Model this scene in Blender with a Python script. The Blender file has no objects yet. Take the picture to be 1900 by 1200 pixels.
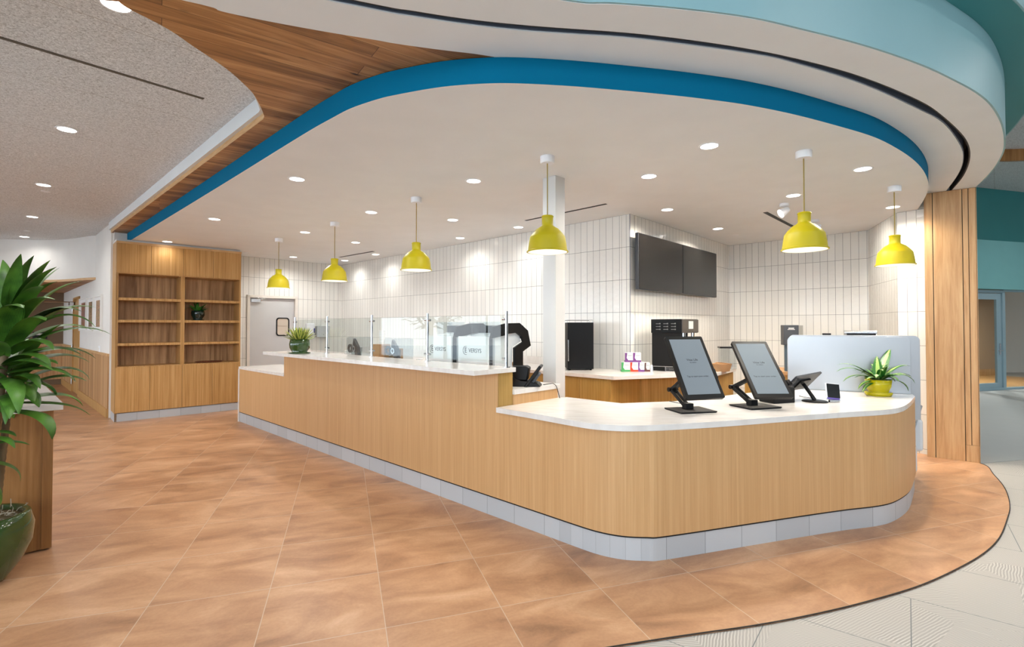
import bpy, bmesh, math, random
from mathutils import Vector, Matrix
from mathutils.geometry import tessellate_polygon
random.seed(7)
C = bpy.context.scene.collection
R = math.radians

# ------------------------------------------------------------------ camera, world, exposure
H, F, HZ, PT = 1.53, 938.0, 605.5, R(1.0)
CY = HZ - F*math.tan(PT)
cam_d = bpy.data.cameras.new('camera')
cam_d.sensor_width = 36.0
cam_d.lens = F/1900*36.0
cam_d.shift_y = (CY-600)/1900
cam_d.clip_start = 0.02; cam_d.clip_end = 200
cam = bpy.data.objects.new('camera', cam_d); C.objects.link(cam)
cam.location = (0, 0, H); cam.rotation_euler = (math.pi/2+PT, 0, 0)
bpy.context.scene.camera = cam

wd = bpy.data.worlds.new('world'); bpy.context.scene.world = wd
wd.use_nodes = True
wn = wd.node_tree.nodes; wl = wd.node_tree.links
bg = wn['Background']
tc = wn.new('ShaderNodeTexCoord'); sp = wn.new('ShaderNodeSeparateXYZ'); rp = wn.new('ShaderNodeValToRGB')
wl.new(tc.outputs['Generated'], sp.inputs[0]); wl.new(sp.outputs['Z'], rp.inputs[0]); wl.new(rp.outputs[0], bg.inputs[0])
rp.color_ramp.elements[0].position = 0.0; rp.color_ramp.elements[0].color = (0.80, 0.88, 0.95, 1)
rp.color_ramp.elements[1].position = 0.6; rp.color_ramp.elements[1].color = (0.66, 0.82, 1.0, 1)
bg.inputs[1].default_value = 6.6
vs = bpy.context.scene.view_settings
bpy.context.scene.display_settings.display_device = 'sRGB'
vs.view_transform = 'Standard'; vs.look = 'None'; vs.gamma = 1.0; vs.use_curve_mapping = False
vs.exposure = 0.04
DOWN_W = 15.0      # each recessed lamp
PEND_W = 3.5       # each pendant lamp
TRACK_W = 20.0

def portal(name, loc, rot, sx, sy):
    l = bpy.data.lights.new(name, 'AREA'); l.shape = 'RECTANGLE'; l.size = sx; l.size_y = sy
    l.cycles.is_portal = True
    o = bpy.data.objects.new(name, l); C.objects.link(o); o.location = loc; o.rotation_euler = rot
portal('daylight_portal', (-9.75, 1.2, 1.55), (0, R(-90), 0), 2.9, 14.0)
portal('daylight_portal', (-5.4, -5.9, 2.2), (R(90), 0, 0), 8.6, 4.2)

portal('daylight_portal', (8.5, -5.9, 3.75), (R(90), 0, 0), 19.0, 1.3)  # portal for the high rear opening added to light the teal drum

# ------------------------------------------------------------------ helpers
def ray(px, py):
    a = (px-950)/F; b = (CY-py)/F
    return a, math.cos(PT)-b*math.sin(PT), math.sin(PT)+b*math.cos(PT)
def U(px, py, z):
    "point of the horizontal plane z seen at a pixel"
    x, y, q = ray(px, py); t = (z-H)/q
    return (x*t, y*t)
def V(px, py, a, d):
    "(distance along d, z) on the vertical plane through a with direction d"
    x, y, q = ray(px, py)
    det = x*(-d[1]) + d[0]*y
    t = (a[0]*(-d[1]) + d[0]*a[1])/det
    s = (x*t-a[0])*d[0] + (y*t-a[1])*d[1]
    return s/(d[0]**2+d[1]**2), H+q*t
UU = (0.7218, -0.6921); VV = (0.6921, 0.7218)
O0 = (0.245, 3.731)
def CP(s, p): return (O0[0]+s*UU[0]+p*VV[0], O0[1]+s*UU[1]+p*VV[1])
def lin(c):
    return tuple((x/12.92 if x <= 0.04045 else ((x+0.055)/1.055)**2.4) for x in [v/255.0 for v in c])+(1,)
def add2(a, b, k=1): return (a[0]+b[0]*k, a[1]+b[1]*k)
def catmull(pts, n=6):
    out = []
    P = [pts[0]]+list(pts)+[pts[-1]]
    for i in range(1, len(P)-2):
        p0, p1, p2, p3 = P[i-1], P[i], P[i+1], P[i+2]
        for k in range(n):
            t = k/n
            out.append(tuple(0.5*((2*p1[j])+(-p0[j]+p2[j])*t+(2*p0[j]-5*p1[j]+4*p2[j]-p3[j])*t*t+(-p0[j]+3*p1[j]-3*p2[j]+p3[j])*t**3) for j in range(len(p1))))
    out.append(tuple(pts[-1]))
    return out
def smooth(pts, it=2):
    for _ in range(it):
        pts = [pts[0]]+[tuple((pts[i-1][j]+2*pts[i][j]+pts[i+1][j])/4 for j in range(2)) for i in range(1, len(pts)-1)]+[pts[-1]]
    return pts
def offset(pts, d):
    "left-hand offset of an open polyline"
    out = []
    for i, p in enumerate(pts):
        a = pts[max(0, i-1)]; b = pts[min(len(pts)-1, i+1)]
        t = Vector((b[0]-a[0], b[1]-a[1])).normalized()
        out.append((p[0]-t.y*d, p[1]+t.x*d))
    return out

class MB:
    def __init__(s):
        s.bm = bmesh.new(); s.uv = s.bm.loops.layers.uv.new('UVMap'); s.mi = 0
    def face(s, vs, uvs=None):
        try: f = s.bm.faces.new(vs)
        except ValueError: return None
        f.material_index = s.mi
        if uvs:
            for l, u in zip(f.loops, uvs): l[s.uv].uv = u
        return f
    def box(s, x0, y0, z0, x1, y1, z1, M=None):
        c = [(x0, y0, z0), (x1, y0, z0), (x1, y1, z0), (x0, y1, z0), (x0, y0, z1), (x1, y0, z1), (x1, y1, z1), (x0, y1, z1)]
        v = [s.bm.verts.new((M @ Vector(p)) if M else p) for p in c]
        for f in ((0, 3, 2, 1), (4, 5, 6, 7), (0, 1, 5, 4), (1, 2, 6, 5), (2, 3, 7, 6), (3, 0, 4, 7)): s.face([v[i] for i in f])
        return s
    def prism(s, pts, z0, z1, side_mi=None, M=None):
        "polygon in the xy plane, extruded from z0 to z1"
        area = sum(pts[i][0]*pts[(i+1) % len(pts)][1]-pts[(i+1) % len(pts)][0]*pts[i][1] for i in range(len(pts)))
        if area < 0: pts = pts[::-1]
        g = (lambda p: M @ Vector(p)) if M else (lambda p: p)
        lo = [s.bm.verts.new(g((p[0], p[1], z0))) for p in pts]; hi = [s.bm.verts.new(g((p[0], p[1], z1))) for p in pts]
        a = s.face(lo[::-1]); b = s.face(hi)
        m = s.mi
        if side_mi is not None: s.mi = side_mi
        n = len(pts)
        for i in range(n): s.face([lo[i], lo[(i+1) % n], hi[(i+1) % n], hi[i]])
        s.mi = m
        if n > 4:
            # robust ear clipping for concave outlines
            tri = tessellate_polygon([[Vector((p[0], p[1], 0)) for p in pts]])
            bmesh.ops.delete(s.bm, geom=[f for f in (a, b) if f], context='FACES_ONLY')
            for t in tri:
                s.face([lo[i] for i in t]); s.face([hi[i] for i in t])
        return s
    def strip(s, path, z0, z1, u0=0.0, uscale=None):
        "vertical ribbon with uv in metres"
        u = u0
        pl = None; pu = u
        for i, p in enumerate(path):
            if i: u += math.dist(p, path[i-1])*(uscale(i) if uscale else 1)
            cur = (s.bm.verts.new((p[0], p[1], z0)), s.bm.verts.new((p[0], p[1], z1)))
            if pl: s.face([pl[0], cur[0], cur[1], pl[1]], [(pu, z0), (u, z0), (u, z1), (pu, z1)])
            pl = cur; pu = u
        return s
    def band(s, path, z0, z1, th):
        "vertical ribbon with thickness th to its left"
        off = offset(path, th)
        return s.prism(list(path)+off[::-1], z0, z1)
    def lathe(s, prof, seg=32, M=None, close=False):
        g = (lambda p: M @ Vector(p)) if M else (lambda p: p)
        rings = []
        for r, z in prof:
            if r < 1e-6: rings.append([s.bm.verts.new(g((0, 0, z)))])
            else: rings.append([s.bm.verts.new(g((r*math.cos(2*math.pi*k/seg), r*math.sin(2*math.pi*k/seg), z))) for k in range(seg)])
        n = len(rings)
        for i in range(n-1 if not close else n):
            a, b = rings[i], rings[(i+1) % n]
            for k in range(seg):
                k2 = (k+1) % seg
                if len(a) == 1 and len(b) == 1: continue
                if len(a) == 1: s.face([a[0], b[k2], b[k]])
                elif len(b) == 1: s.face([a[k], a[k2], b[0]])
                else: s.face([a[k], a[k2], b[k2], b[k]])
        return s
    def tube(s, pts, r, seg=8, cap=True):
        pts = [Vector(p) for p in pts]
        rings = []
        up = Vector((0, 0, 1))
        for i, p in enumerate(pts):
            t = (pts[min(i+1, len(pts)-1)]-pts[max(i-1, 0)]).normalized()
            a = t.cross(up)
            if a.length < 1e-3: a = t.cross(Vector((0, 1, 0)))
            a.normalize(); b = a.cross(t)
            rr = r[i] if isinstance(r, (list, tuple)) else r
            rings.append([s.bm.verts.new(p+a*rr*math.cos(2*math.pi*k/seg)+b*rr*math.sin(2*math.pi*k/seg)) for k in range(seg)])
        for i in range(len(rings)-1):
            for k in range(seg): s.face([rings[i][k], rings[i][(k+1) % seg], rings[i+1][(k+1) % seg], rings[i+1][k]])
        if cap: s.face(rings[0][::-1]); s.face(rings[-1])
        return s
    def leaf(s, base, az, el, L, w, droop=1.2, seg=9, fold=0.25, twist=0.0, sharp=1.0):
        p = Vector(base); az0 = az
        prev = None
        for i in range(seg+1):
            t = i/seg
            e = el-droop*t*t*1.15
            az = az0+twist*t
            d = Vector((math.cos(e)*math.cos(az), math.cos(e)*math.sin(az), math.sin(e)))
            sd = Vector((-math.sin(az), math.cos(az), 0)); nn = sd.cross(d)
            ww = w*0.5*max(0.0, math.sin(math.pi*min(1.0, (0.10+0.90*t))**0.85))**0.72*(1.0 if t < 0.99 else 0.05)
            ww = max(ww, 0.002)
            cur = (s.bm.verts.new(p-sd*ww-nn*(-ww*fold)), s.bm.verts.new(p), s.bm.verts.new(p+sd*ww-nn*(-ww*fold)))
            if prev:
                t0 = (i-1)/seg
                s.face([prev[0], prev[1], cur[1], cur[0]], [(0, t0), (.5, t0), (.5, t), (0, t)])
                s.face([prev[1], prev[2], cur[2], cur[1]], [(.5, t0), (1, t0), (1, t), (.5, t)])
            prev = cur
            p = p+d*(L/seg)
        return s
    def build(s, name, mats, parent=None, world=False, smooth=False, bevel=0, solid=0):
        me = bpy.data.meshes.new(name)
        if world and parent is not None and parent.name in ROOT:
            s.bm.transform(ROOT[parent.name].inverted())
        bmesh.ops.recalc_face_normals(s.bm, faces=s.bm.faces)
        s.bm.to_mesh(me); s.bm.free()
        for m in (mats if isinstance(mats, (list, tuple)) else [mats]): me.materials.append(m)
        if smooth:
            for f in me.polygons: f.use_smooth = True
        o = bpy.data.objects.new(name, me); C.objects.link(o)
        if parent is not None: o.parent = parent
        if solid:
            m = o.modifiers.new('solid', 'SOLIDIFY'); m.thickness = solid; m.offset = 0
        if bevel:
            m = o.modifiers.new('bevel', 'BEVEL'); m.width = bevel; m.segments = 2; m.limit_method = 'ANGLE'; m.angle_limit = R(40)
        if smooth == 2:
            m = o.modifiers.new('es', 'EDGE_SPLIT'); m.split_angle = R(40)
        return o
ROOT = {}
def thing(name, label, cat, loc=(0, 0, 0), rotz=0, group=None):
    o = bpy.data.objects.new(name, None); C.objects.link(o); o.empty_display_size = 0.1
    o.location = loc; o.rotation_euler = (0, 0, rotz)
    ROOT[o.name] = Matrix.Translation(loc) @ Matrix.Rotation(rotz, 4, 'Z')
    tag(o, label, cat, group)
    return o
def tag(o, label, cat, group=None, kind=None):
    o['label'] = label; o['category'] = cat
    if group: o['group'] = group
    if kind: o['kind'] = kind
    return o
def struct(o):
    o['kind'] = 'structure'; return o
def copy_tree(root, loc, rotz, label=None, group=None):
    r = root.copy(); C.objects.link(r); r.location = loc; r.rotation_euler = (0, 0, rotz)
    ROOT[r.name] = Matrix.Translation(loc) @ Matrix.Rotation(rotz, 4, 'Z')
    if label: r['label'] = label
    if group: r['group'] = group
    def rec(src, dst):
        for ch in list(src.children):
            c = ch.copy(); C.objects.link(c); c.parent = dst; rec(ch, c)
    rec(root, r)
    return r
def text_mesh(txt, size, mat, name, parent, M, align='CENTER', depth=0.0004):
    cu = bpy.data.curves.new(name, 'FONT'); cu.body = txt; cu.size = size; cu.align_x = align; cu.align_y = 'CENTER'; cu.extrude = depth
    t = bpy.data.objects.new(name, cu); C.objects.link(t)
    bpy.context.view_layer.update()
    dg = bpy.context.evaluated_depsgraph_get()
    me = bpy.data.meshes.new_from_object(t.evaluated_get(dg))
    bpy.data.objects.remove(t); bpy.data.curves.remove(cu)
    me.transform(M); me.materials.clear(); me.materials.append(mat)
    o = bpy.data.objects.new(name, me); C.objects.link(o); o.parent = parent
    return o

# ------------------------------------------------------------------ materials
def mat(name, col=(200, 200, 200), rough=0.5, metal=0.0, spec=0.5, emit=None, estr=0, coat=0, trans=0, ior=1.45, alpha=1):
    m = bpy.data.materials.new(name); m.use_nodes = True
    b = m.node_tree.nodes['Principled BSDF']
    b.inputs['Base Color'].default_value = lin(col); b.inputs['Roughness'].default_value = rough
    b.inputs['Metallic'].default_value = metal; b.inputs['Specular IOR Level'].default_value = spec
    b.inputs['Coat Weight'].default_value = coat; b.inputs['Transmission Weight'].default_value = trans; b.inputs['IOR'].default_value = ior
    if emit: b.inputs['Emission Color'].default_value = lin(emit); b.inputs['Emission Strength'].default_value = estr
    # slight procedural variation keeps every surface from being a flat tone
    nt = m.node_tree
    if not trans and not emit:
        t = nt.nodes.new('ShaderNodeTexCoord'); n = nt.nodes.new('ShaderNodeTexNoise'); n.inputs['Scale'].default_value = 3.0; n.inputs['Detail'].default_value = 4
        mx = nt.nodes.new('ShaderNodeMix'); mx.data_type = 'RGBA'
        c = lin(col)
        mx.inputs['A'].default_value = tuple(v*0.95 for v in c[:3])+(1,); mx.inputs['B'].default_value = tuple(min(1, v*1.04) for v in c[:3])+(1,)
        nt.links.new(t.outputs['Object'], n.inputs['Vector']); nt.links.new(n.outputs['Fac'], mx.inputs['Factor']); nt.links.new(mx.outputs['Result'], b.inputs['Base Color'])
    return m
def nodes(m): return m.node_tree.nodes, m.node_tree.links, m.node_tree.nodes['Principled BSDF']
def ramp(N, stops):
    r = N.new('ShaderNodeValToRGB')
    els = r.color_ramp.elements
    while len(els) < len(stops): els.new(0.5)
    for e, (p, c) in zip(els, stops): e.position = p; e.color = lin(c)
    return r
def wood(name, dark, mid, light, sc=(38, 38, 1.3), rough=0.42, rotz=0, big=0.5, coord='Object', fine=1.0):
    m = bpy.data.materials.new(name); m.use_nodes = True; N, L, b = nodes(m)
    t = N.new('ShaderNodeTexCoord'); mp = N.new('ShaderNodeMapping'); mp.inputs['Scale'].default_value = sc
    mr = N.new('ShaderNodeMapping'); mr.inputs['Rotation'].default_value = (0, 0, rotz)
    L.new(t.outputs[coord], mr.inputs[0]); L.new(mr.outputs[0], mp.inputs[0])
    n1 = N.new('ShaderNodeTexNoise'); n1.inputs['Scale'].default_value = 1.0; n1.inputs['Detail'].default_value = 7; n1.inputs['Roughness'].default_value = 0.62; n1.inputs['Distortion'].default_value = 0.35
    L.new(mp.outputs[0], n1.inputs['Vector'])
    n2 = N.new('ShaderNodeTexNoise'); n2.inputs['Scale'].default_value = 0.14; n2.inputs['Detail'].default_value = 3; n2.inputs['Distortion'].default_value = 1.5
    L.new(mp.outputs[0], n2.inputs['Vector'])
    mx = N.new('ShaderNodeMath'); mx.operation = 'MULTIPLY_ADD'; mx.inputs[1].default_value = big
    sb = N.new('ShaderNodeMath'); sb.operation = 'MULTIPLY_ADD'; sb.inputs[1].default_value = 1.0; sb.inputs[2].default_value = -big*0.5
    L.new(n2.outputs['Fac'], mx.inputs[0]); L.new(n1.outputs['Fac'], sb.inputs[0]); L.new(sb.outputs[0], mx.inputs[2])
    r = ramp(N, [(0.28, dark), (0.5, mid), (0.72, light)])
    L.new(mx.outputs[0], r.inputs[0]); L.new(r.outputs[0], b.inputs['Base Color'])
    b.inputs['Roughness'].default_value = rough; b.inputs['Specular IOR Level'].default_value = 0.35
    bp = N.new('ShaderNodeBump'); bp.inputs['Strength'].default_value = 0.06; bp.inputs['Distance'].default_value = 0.002
    L.new(n1.outputs['Fac'], bp.inputs['Height']); L.new(bp.outputs[0], b.inputs['Normal'])
    return m

M_oak = wood('oak_veneer', (190, 147, 98), (200, 157, 108), (209, 167, 119), sc=(60, 60, 1.0), big=0.25)
M_cab = wood('oak_cabinet', (160, 116, 62), (186, 141, 84), (204, 162, 108), sc=(46, 46, 0.9), big=0.4)
M_cabin = wood('oak_shelf_back', (138, 100, 62), (182, 140, 96), (204, 164, 120), sc=(22, 22, 1.0), big=0.7)
M_kit = wood('oak_kitchen', (146, 112, 54), (168, 132, 70), (184, 148, 86), sc=(50, 50, 1.0), big=0.3)
M_dark = wood('walnut_tone', (130, 88, 46), (154, 108, 60), (176, 128, 78), sc=(26, 26, 0.9), big=0.7)
M_pil = wood('oak_pilaster', (170, 126, 82), (194, 152, 106), (208, 170, 124), sc=(30, 30, 1.6), big=0.55)
M_wain = wood('oak_wainscot', (150, 106, 66), (182, 138, 92), (204, 164, 120), sc=(16, 16, 0.4), big=1.0)
M_edge = wood('oak_edge', (186, 140, 92), (204, 162, 114), (216, 178, 130), sc=(6, 6, 60), big=0.3)

def brick(N, w, h, mort, off=0.0, freq=1):
    br = N.new('ShaderNodeTexBrick'); br.offset = off; br.offset_frequency = 2; br.squash = 1
    br.inputs['Scale'].default_value = 1; br.inputs['Brick Width'].default_value = w; br.inputs['Row Height'].default_value = h
    br.inputs['Mortar Size'].default_value = mort; br.inputs['Mortar Smooth'].default_value = 0.1; br.inputs['Bias'].default_value = 0
    return br
# plank ceiling
def planks(name, ang, cols, w=1.6, h=0.125):
    m = bpy.data.materials.new(name); m.use_nodes = True; N, L, b = nodes(m)
    t = N.new('ShaderNodeTexCoord'); mr = N.new('ShaderNodeMapping'); mr.inputs['Rotation'].default_value = (0, 0, ang)
    L.new(t.outputs['Object'], mr.inputs[0])
    br = brick(N, w, h, 0.0016, 0.37); L.new(mr.outputs[0], br.inputs['Vector'])
    br.inputs['Color1'].default_value = (0, 0, 0, 1); br.inputs['Color2'].default_value = (1, 1, 1, 1); br.inputs['Mortar'].default_value = (0.5, 0.5, 0.5, 1)
    mp = N.new('ShaderNodeMapping'); mp.inputs['Scale'].default_value = (1.3, 16, 16); L.new(mr.outputs[0], mp.inputs[0])
    cb = N.new('ShaderNodeVectorMath'); cb.operation = 'MULTIPLY_ADD'; cb.inputs[1].default_value = (9, 31, 3); L.new(br.outputs['Color'], cb.inputs[0]); L.new(mp.outputs[0], cb.inputs[2])
    n = N.new('ShaderNodeTexNoise'); n.inputs['Scale'].default_value = 1; n.inputs['Detail'].default_value = 7; n.inputs['Roughness'].default_value = 0.6; n.inputs['Distortion'].default_value = 0.9
    L.new(cb.outputs[0], n.inputs['Vector'])
    ad = N.new('ShaderNodeMath'); ad.operation = 'MULTIPLY_ADD'; ad.inputs[1].default_value = 0.34
    sub = N.new('ShaderNodeMath'); sub.operation = 'SUBTRACT'; sub.inputs[1].default_value = 0.17
    sx = N.new('ShaderNodeSeparateColor'); L.new(br.outputs['Color'], sx.inputs[0])
    L.new(n.outputs['Fac'], sub.inputs[0]); L.new(sx.outputs[0], ad.inputs[0]); L.new(sub.outputs[0], ad.inputs[2])
    r = ramp(N, [(0.25, cols[0]), (0.5, cols[1]), (0.72, cols[2])]); L.new(ad.outputs[0], r.inputs[0])
    # knots
    kn = N.new('ShaderNodeTexVoronoi'); kn.inputs['Scale'].default_value = 1.0; km = N.new('ShaderNodeMapping'); km.inputs['Scale'].default_value = (2.2, 6, 6)
    L.new(mr.outputs[0], km.inputs[0]); L.new(km.outputs[0], kn.inputs['Vector'])
    kr = ramp(N, [(0.03, (40, 26, 16)), (0.10, (255, 255, 255))]); L.new(kn.outputs['Distance'], kr.inputs[0])
    mu = N.new('ShaderNodeMix'); mu.data_type = 'RGBA'; mu.blend_type = 'MULTIPLY'; mu.inputs['Factor'].default_value = 0.8
    L.new(r.outputs[0], mu.inputs['A']); L.new(kr.outputs[0], mu.inputs['B'])
    mo = N.new('ShaderNodeMix'); mo.data_type = 'RGBA'; mo.inputs['B'].default_value = lin((78, 50, 28)); L.new(br.outputs['Fac'], mo.inputs['Factor']); L.new(mu.outputs['Result'], mo.inputs['A'])
    L.new(mo.outputs['Result'], b.inputs['Base Color']); b.inputs['Roughness'].default_value = 0.5
    return m
M_plank = planks('plank_ceiling', R(-35), [(116, 76, 40), (168, 118, 70), (202, 154, 102)])

# tile floor
TH = 1.2497
def floor_mat():
    m = bpy.data.materials.new('terracotta_tile'); m.use_nodes = True; N, L, b = nodes(m)
    t = N.new('ShaderNodeTexCoord'); mv = N.new('ShaderNodeVectorMath'); mv.operation = 'SUBTRACT'; mv.inputs[1].default_value = (-0.0624, 2.7877, 0)
    mr = N.new('ShaderNodeVectorRotate'); mr.rotation_type = 'Z_AXIS'; mr.inputs['Angle'].default_value = -(math.pi/2-TH)
    L.new(t.outputs['Object'], mv.inputs[0]); L.new(mv.outputs[0], mr.inputs['Vector'])
    br = brick(N, 0.61, 0.61, 0.0024, 0); L.new(mr.outputs[0], br.inputs['Vector'])
    br.inputs['Color1'].default_value = (0, 0, 0, 1); br.inputs['Color2'].default_value = (1, 1, 1, 1); br.inputs['Mortar'].default_value = (0.5, 0.5, 0.5, 1)
    mul = N.new('ShaderNodeVectorMath'); mul.operation = 'MULTIPLY_ADD'; mul.inputs[1].default_value = (17, 23, 5)
    L.new(br.outputs['Color'], mul.inputs[0]); L.new(mr.outputs[0], mul.inputs[2])
    mp = N.new('ShaderNodeMapping'); mp.inputs['Scale'].default_value = (1.2, 2.6, 1); L.new(mul.outputs[0], mp.inputs[0])
    n1 = N.new('ShaderNodeTexNoise'); n1.inputs['Scale'].default_value = 1.5; n1.inputs['Detail'].default_value = 8; n1.inputs['Roughness'].default_value = 0.6; n1.inputs['Distortion'].default_value = 0.6
    L.new(mp.outputs[0], n1.inputs['Vector'])
    n2 = N.new('ShaderNodeTexNoise'); n2.inputs['Scale'].default_value = 60; n2.inputs['Detail'].default_value = 4; L.new(mr.outputs[0], n2.inputs['Vector'])
    ma = N.new('ShaderNodeMath'); ma.operation = 'MULTIPLY_ADD'; ma.inputs[1].default_value = 0.14; L.new(n2.outputs['Fac'], ma.inputs[0]); 
    sb = N.new('ShaderNodeMath'); sb.operation = 'SUBTRACT'; sb.inputs[1].default_value = 0.07; L.new(n1.outputs['Fac'], sb.inputs[0]); L.new(sb.outputs[0], ma.inputs[2])
    r = ramp(N, [(0.26, (148, 108, 80)), (0.42, (180, 134, 99)), (0.57, (200, 154, 116)), (0.76, (220, 178, 141))])
    L.new(ma.outputs[0], r.inputs[0])
    mo = N.new('ShaderNodeMix'); mo.data_type = 'RGBA'; mo.inputs['B'].default_value = lin((204, 180, 156)); L.new(br.outputs['Fac'], mo.inputs['Factor']); L.new(r.outputs[0], mo.inputs['A'])
    L.new(mo.outputs['Result'], b.inputs['Base Color'])
    rr = N.new('ShaderNodeMapRange'); rr.inputs['To Min'].default_value = 0.26; rr.inputs['To Max'].default_value = 0.44; L.new(n1.outputs['Fac'], rr.inputs['Value']); L.new(rr.outputs[0], b.inputs['Roughness'])
    bp = N.new('ShaderNodeBump'); bp.inputs['Strength'].default_value = 0.15; bp.inputs['Distance'].default_value = 0.002; bp.invert = True
    L.new(br.outputs['Fac'], bp.inputs['Height']); L.new(bp.outputs[0], b.inputs['Normal'])
    b.inputs['Specular IOR Level'].default_value = 0.4
    return m
M_floor = floor_mat()
def grey_floor():
    m = bpy.data.materials.new('grey_etched_tile'); m.use_nodes = True; N, L, b = nodes(m)
    t = N.new('ShaderNodeTexCoord'); mr = N.new('ShaderNodeVectorRotate'); mr.rotation_type = 'Z_AXIS'; mr.inputs['Angle'].default_value = R(38); L.new(t.outputs['Object'], mr.inputs['Vector'])
    br = brick(N, 1.2, 0.61, 0.0025, 0.5); L.new(mr.outputs[0], br.inputs['Vector'])
    br.inputs['Color1'].default_value = (0, 0, 0, 1); br.inputs['Color2'].default_value = (1, 1, 1, 1); br.inputs['Mortar'].default_value = (0.5, 0.5, 0.5, 1)
    vo = N.new('ShaderNodeTexVoronoi'); vo.inputs['Scale'].default_value = 1.9; L.new(mr.outputs[0], vo.inputs['Vector'])
    sc = N.new('ShaderNodeSeparateColor'); L.new(vo.outputs['Color'], sc.inputs[0])
    an = N.new('ShaderNodeMath'); an.operation = 'MULTIPLY'; an.inputs[1].default_value = 6.28; L.new(sc.outputs[0], an.inputs[0])
    r2 = N.new('ShaderNodeVectorRotate'); r2.rotation_type = 'Z_AXIS'; L.new(mr.outputs[0], r2.inputs['Vector']); L.new(an.outputs[0], r2.inputs['Angle'])
    w = N.new('ShaderNodeTexWave'); w.inputs['Scale'].default_value = 22; w.inputs['Distortion'].default_value = 5; w.inputs['Detail'].default_value = 2; w.inputs['Detail Scale'].default_value = 0.35
    L.new(r2.outputs[0], w.inputs['Vector'])
    r = ramp(N, [(0.25, (150, 146, 140)), (0.6, (172, 168, 161)), (0.85, (208, 204, 197))]); L.new(w.outputs['Fac'], r.inputs[0])
    n = N.new('ShaderNodeTexNoise'); n.inputs['Scale'].default_value = 2.5; L.new(mr.outputs[0], n.inputs['Vector'])
    fa = N.new('ShaderNodeMapRange'); fa.inputs['From Min'].default_value = 0.35; fa.inputs['From Max'].default_value = 0.65; fa.inputs['To Min'].default_value = 0.75; fa.inputs['To Max'].default_value = 0.2; L.new(n.outputs['Fac'], fa.inputs['Value'])
    mx = N.new('ShaderNodeMix'); mx.data_type = 'RGBA'; mx.inputs['B'].default_value = lin((176, 172, 165)); L.new(fa.outputs[0], mx.inputs['Factor']); L.new(r.outputs[0], mx.inputs['A'])
    mo = N.new('ShaderNodeMix'); mo.data_type = 'RGBA'; mo.inputs['B'].default_value = lin((110, 115, 115)); L.new(br.outputs['Fac'], mo.inputs['Factor']); L.new(mx.outputs['Result'], mo.inputs['A'])
    L.new(mo.outputs['Result'], b.inputs['Base Color']); b.inputs['Roughness'].default_value = 0.5
    return m
M_grey = grey_floor()

def tile_mat(name, w, h, mort, c1, c2, grout, rough, vshift, wav=0.5, coat=0.0):
    m = bpy.data.materials.new(name); m.use_nodes = True; N, L, b = nodes(m)
    t = N.new('ShaderNodeUVMap'); t.uv_map = 'UVMap'; mp = N.new('ShaderNodeMapping'); mp.inputs['Location'].default_value = (0, vshift, 0); L.new(t.outputs[0], mp.inputs[0])
    br = brick(N, w, h, mort, 0); L.new(mp.outputs[0], br.inputs['Vector'])
    br.inputs['Color1'].default_value = (0, 0, 0, 1); br.inputs['Color2'].default_value = (1, 1, 1, 1); br.inputs['Mortar'].default_value = (0.5, 0.5, 0.5, 1)
    sc = N.new('ShaderNodeSeparateColor'); L.new(br.outputs['Color'], sc.inputs[0])
    r = ramp(N, [(0.0, c1), (1.0, c2)]); L.new(sc.outputs[0], r.inputs[0])
    mo = N.new('ShaderNodeMix'); mo.data_type = 'RGBA'; mo.inputs['B'].default_value = lin(grout); L.new(br.outputs['Fac'], mo.inputs['Factor']); L.new(r.outputs[0], mo.inputs['A'])
    L.new(mo.outputs['Result'], b.inputs['Base Color'])
    rg = N.new('ShaderNodeMapRange'); rg.inputs['To Min'].default_value = rough; rg.inputs['To Max'].default_value = 0.8; L.new(br.outputs['Fac'], rg.inputs['Value']); L.new(rg.outputs[0], b.inputs['Roughness'])
    mu = N.new('ShaderNodeVectorMath'); mu.operation = 'MULTIPLY_ADD'; mu.inputs[1].default_value = (5, 9, 7); L.new(br.outputs['Color'], mu.inputs[0]); L.new(mp.outputs[0], mu.inputs[2])
    n = N.new('ShaderNodeTexNoise'); n.inputs['Scale'].default_value = 14; n.inputs['Detail'].default_value = 2; L.new(mu.outputs[0], n.inputs['Vector'])
    b1 = N.new('ShaderNodeBump'); b1.inputs['Strength'].default_value = wav; b1.inputs['Distance'].default_value = 0.006; L.new(n.outputs['Fac'], b1.inputs['Height'])
    b2 = N.new('ShaderNodeBump'); b2.inputs['Strength'].default_value = 0.6; b2.inputs['Distance'].default_value = 0.002; b2.invert = True; L.new(br.outputs['Fac'], b2.inputs['Height']); L.new(b1.outputs[0], b2.inputs['Normal'])
    L.new(b2.outputs[0], b.inputs['Normal']); b.inputs['Coat Weight'].default_value = coat
    return m
M_tile = tile_mat('glazed_wall_tile', 0.1016, 0.413, 0.0022, (228, 226, 220), (236, 234, 228), (122, 122, 120), 0.1, -(2.95-0.413*8), 0.55)
M_plinth = tile_mat('grey_plinth_tile', 0.305, 0.5, 0.0022, (178, 180, 182), (192, 194, 196), (140, 142, 142), 0.45, 0.17, 0.05)

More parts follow.
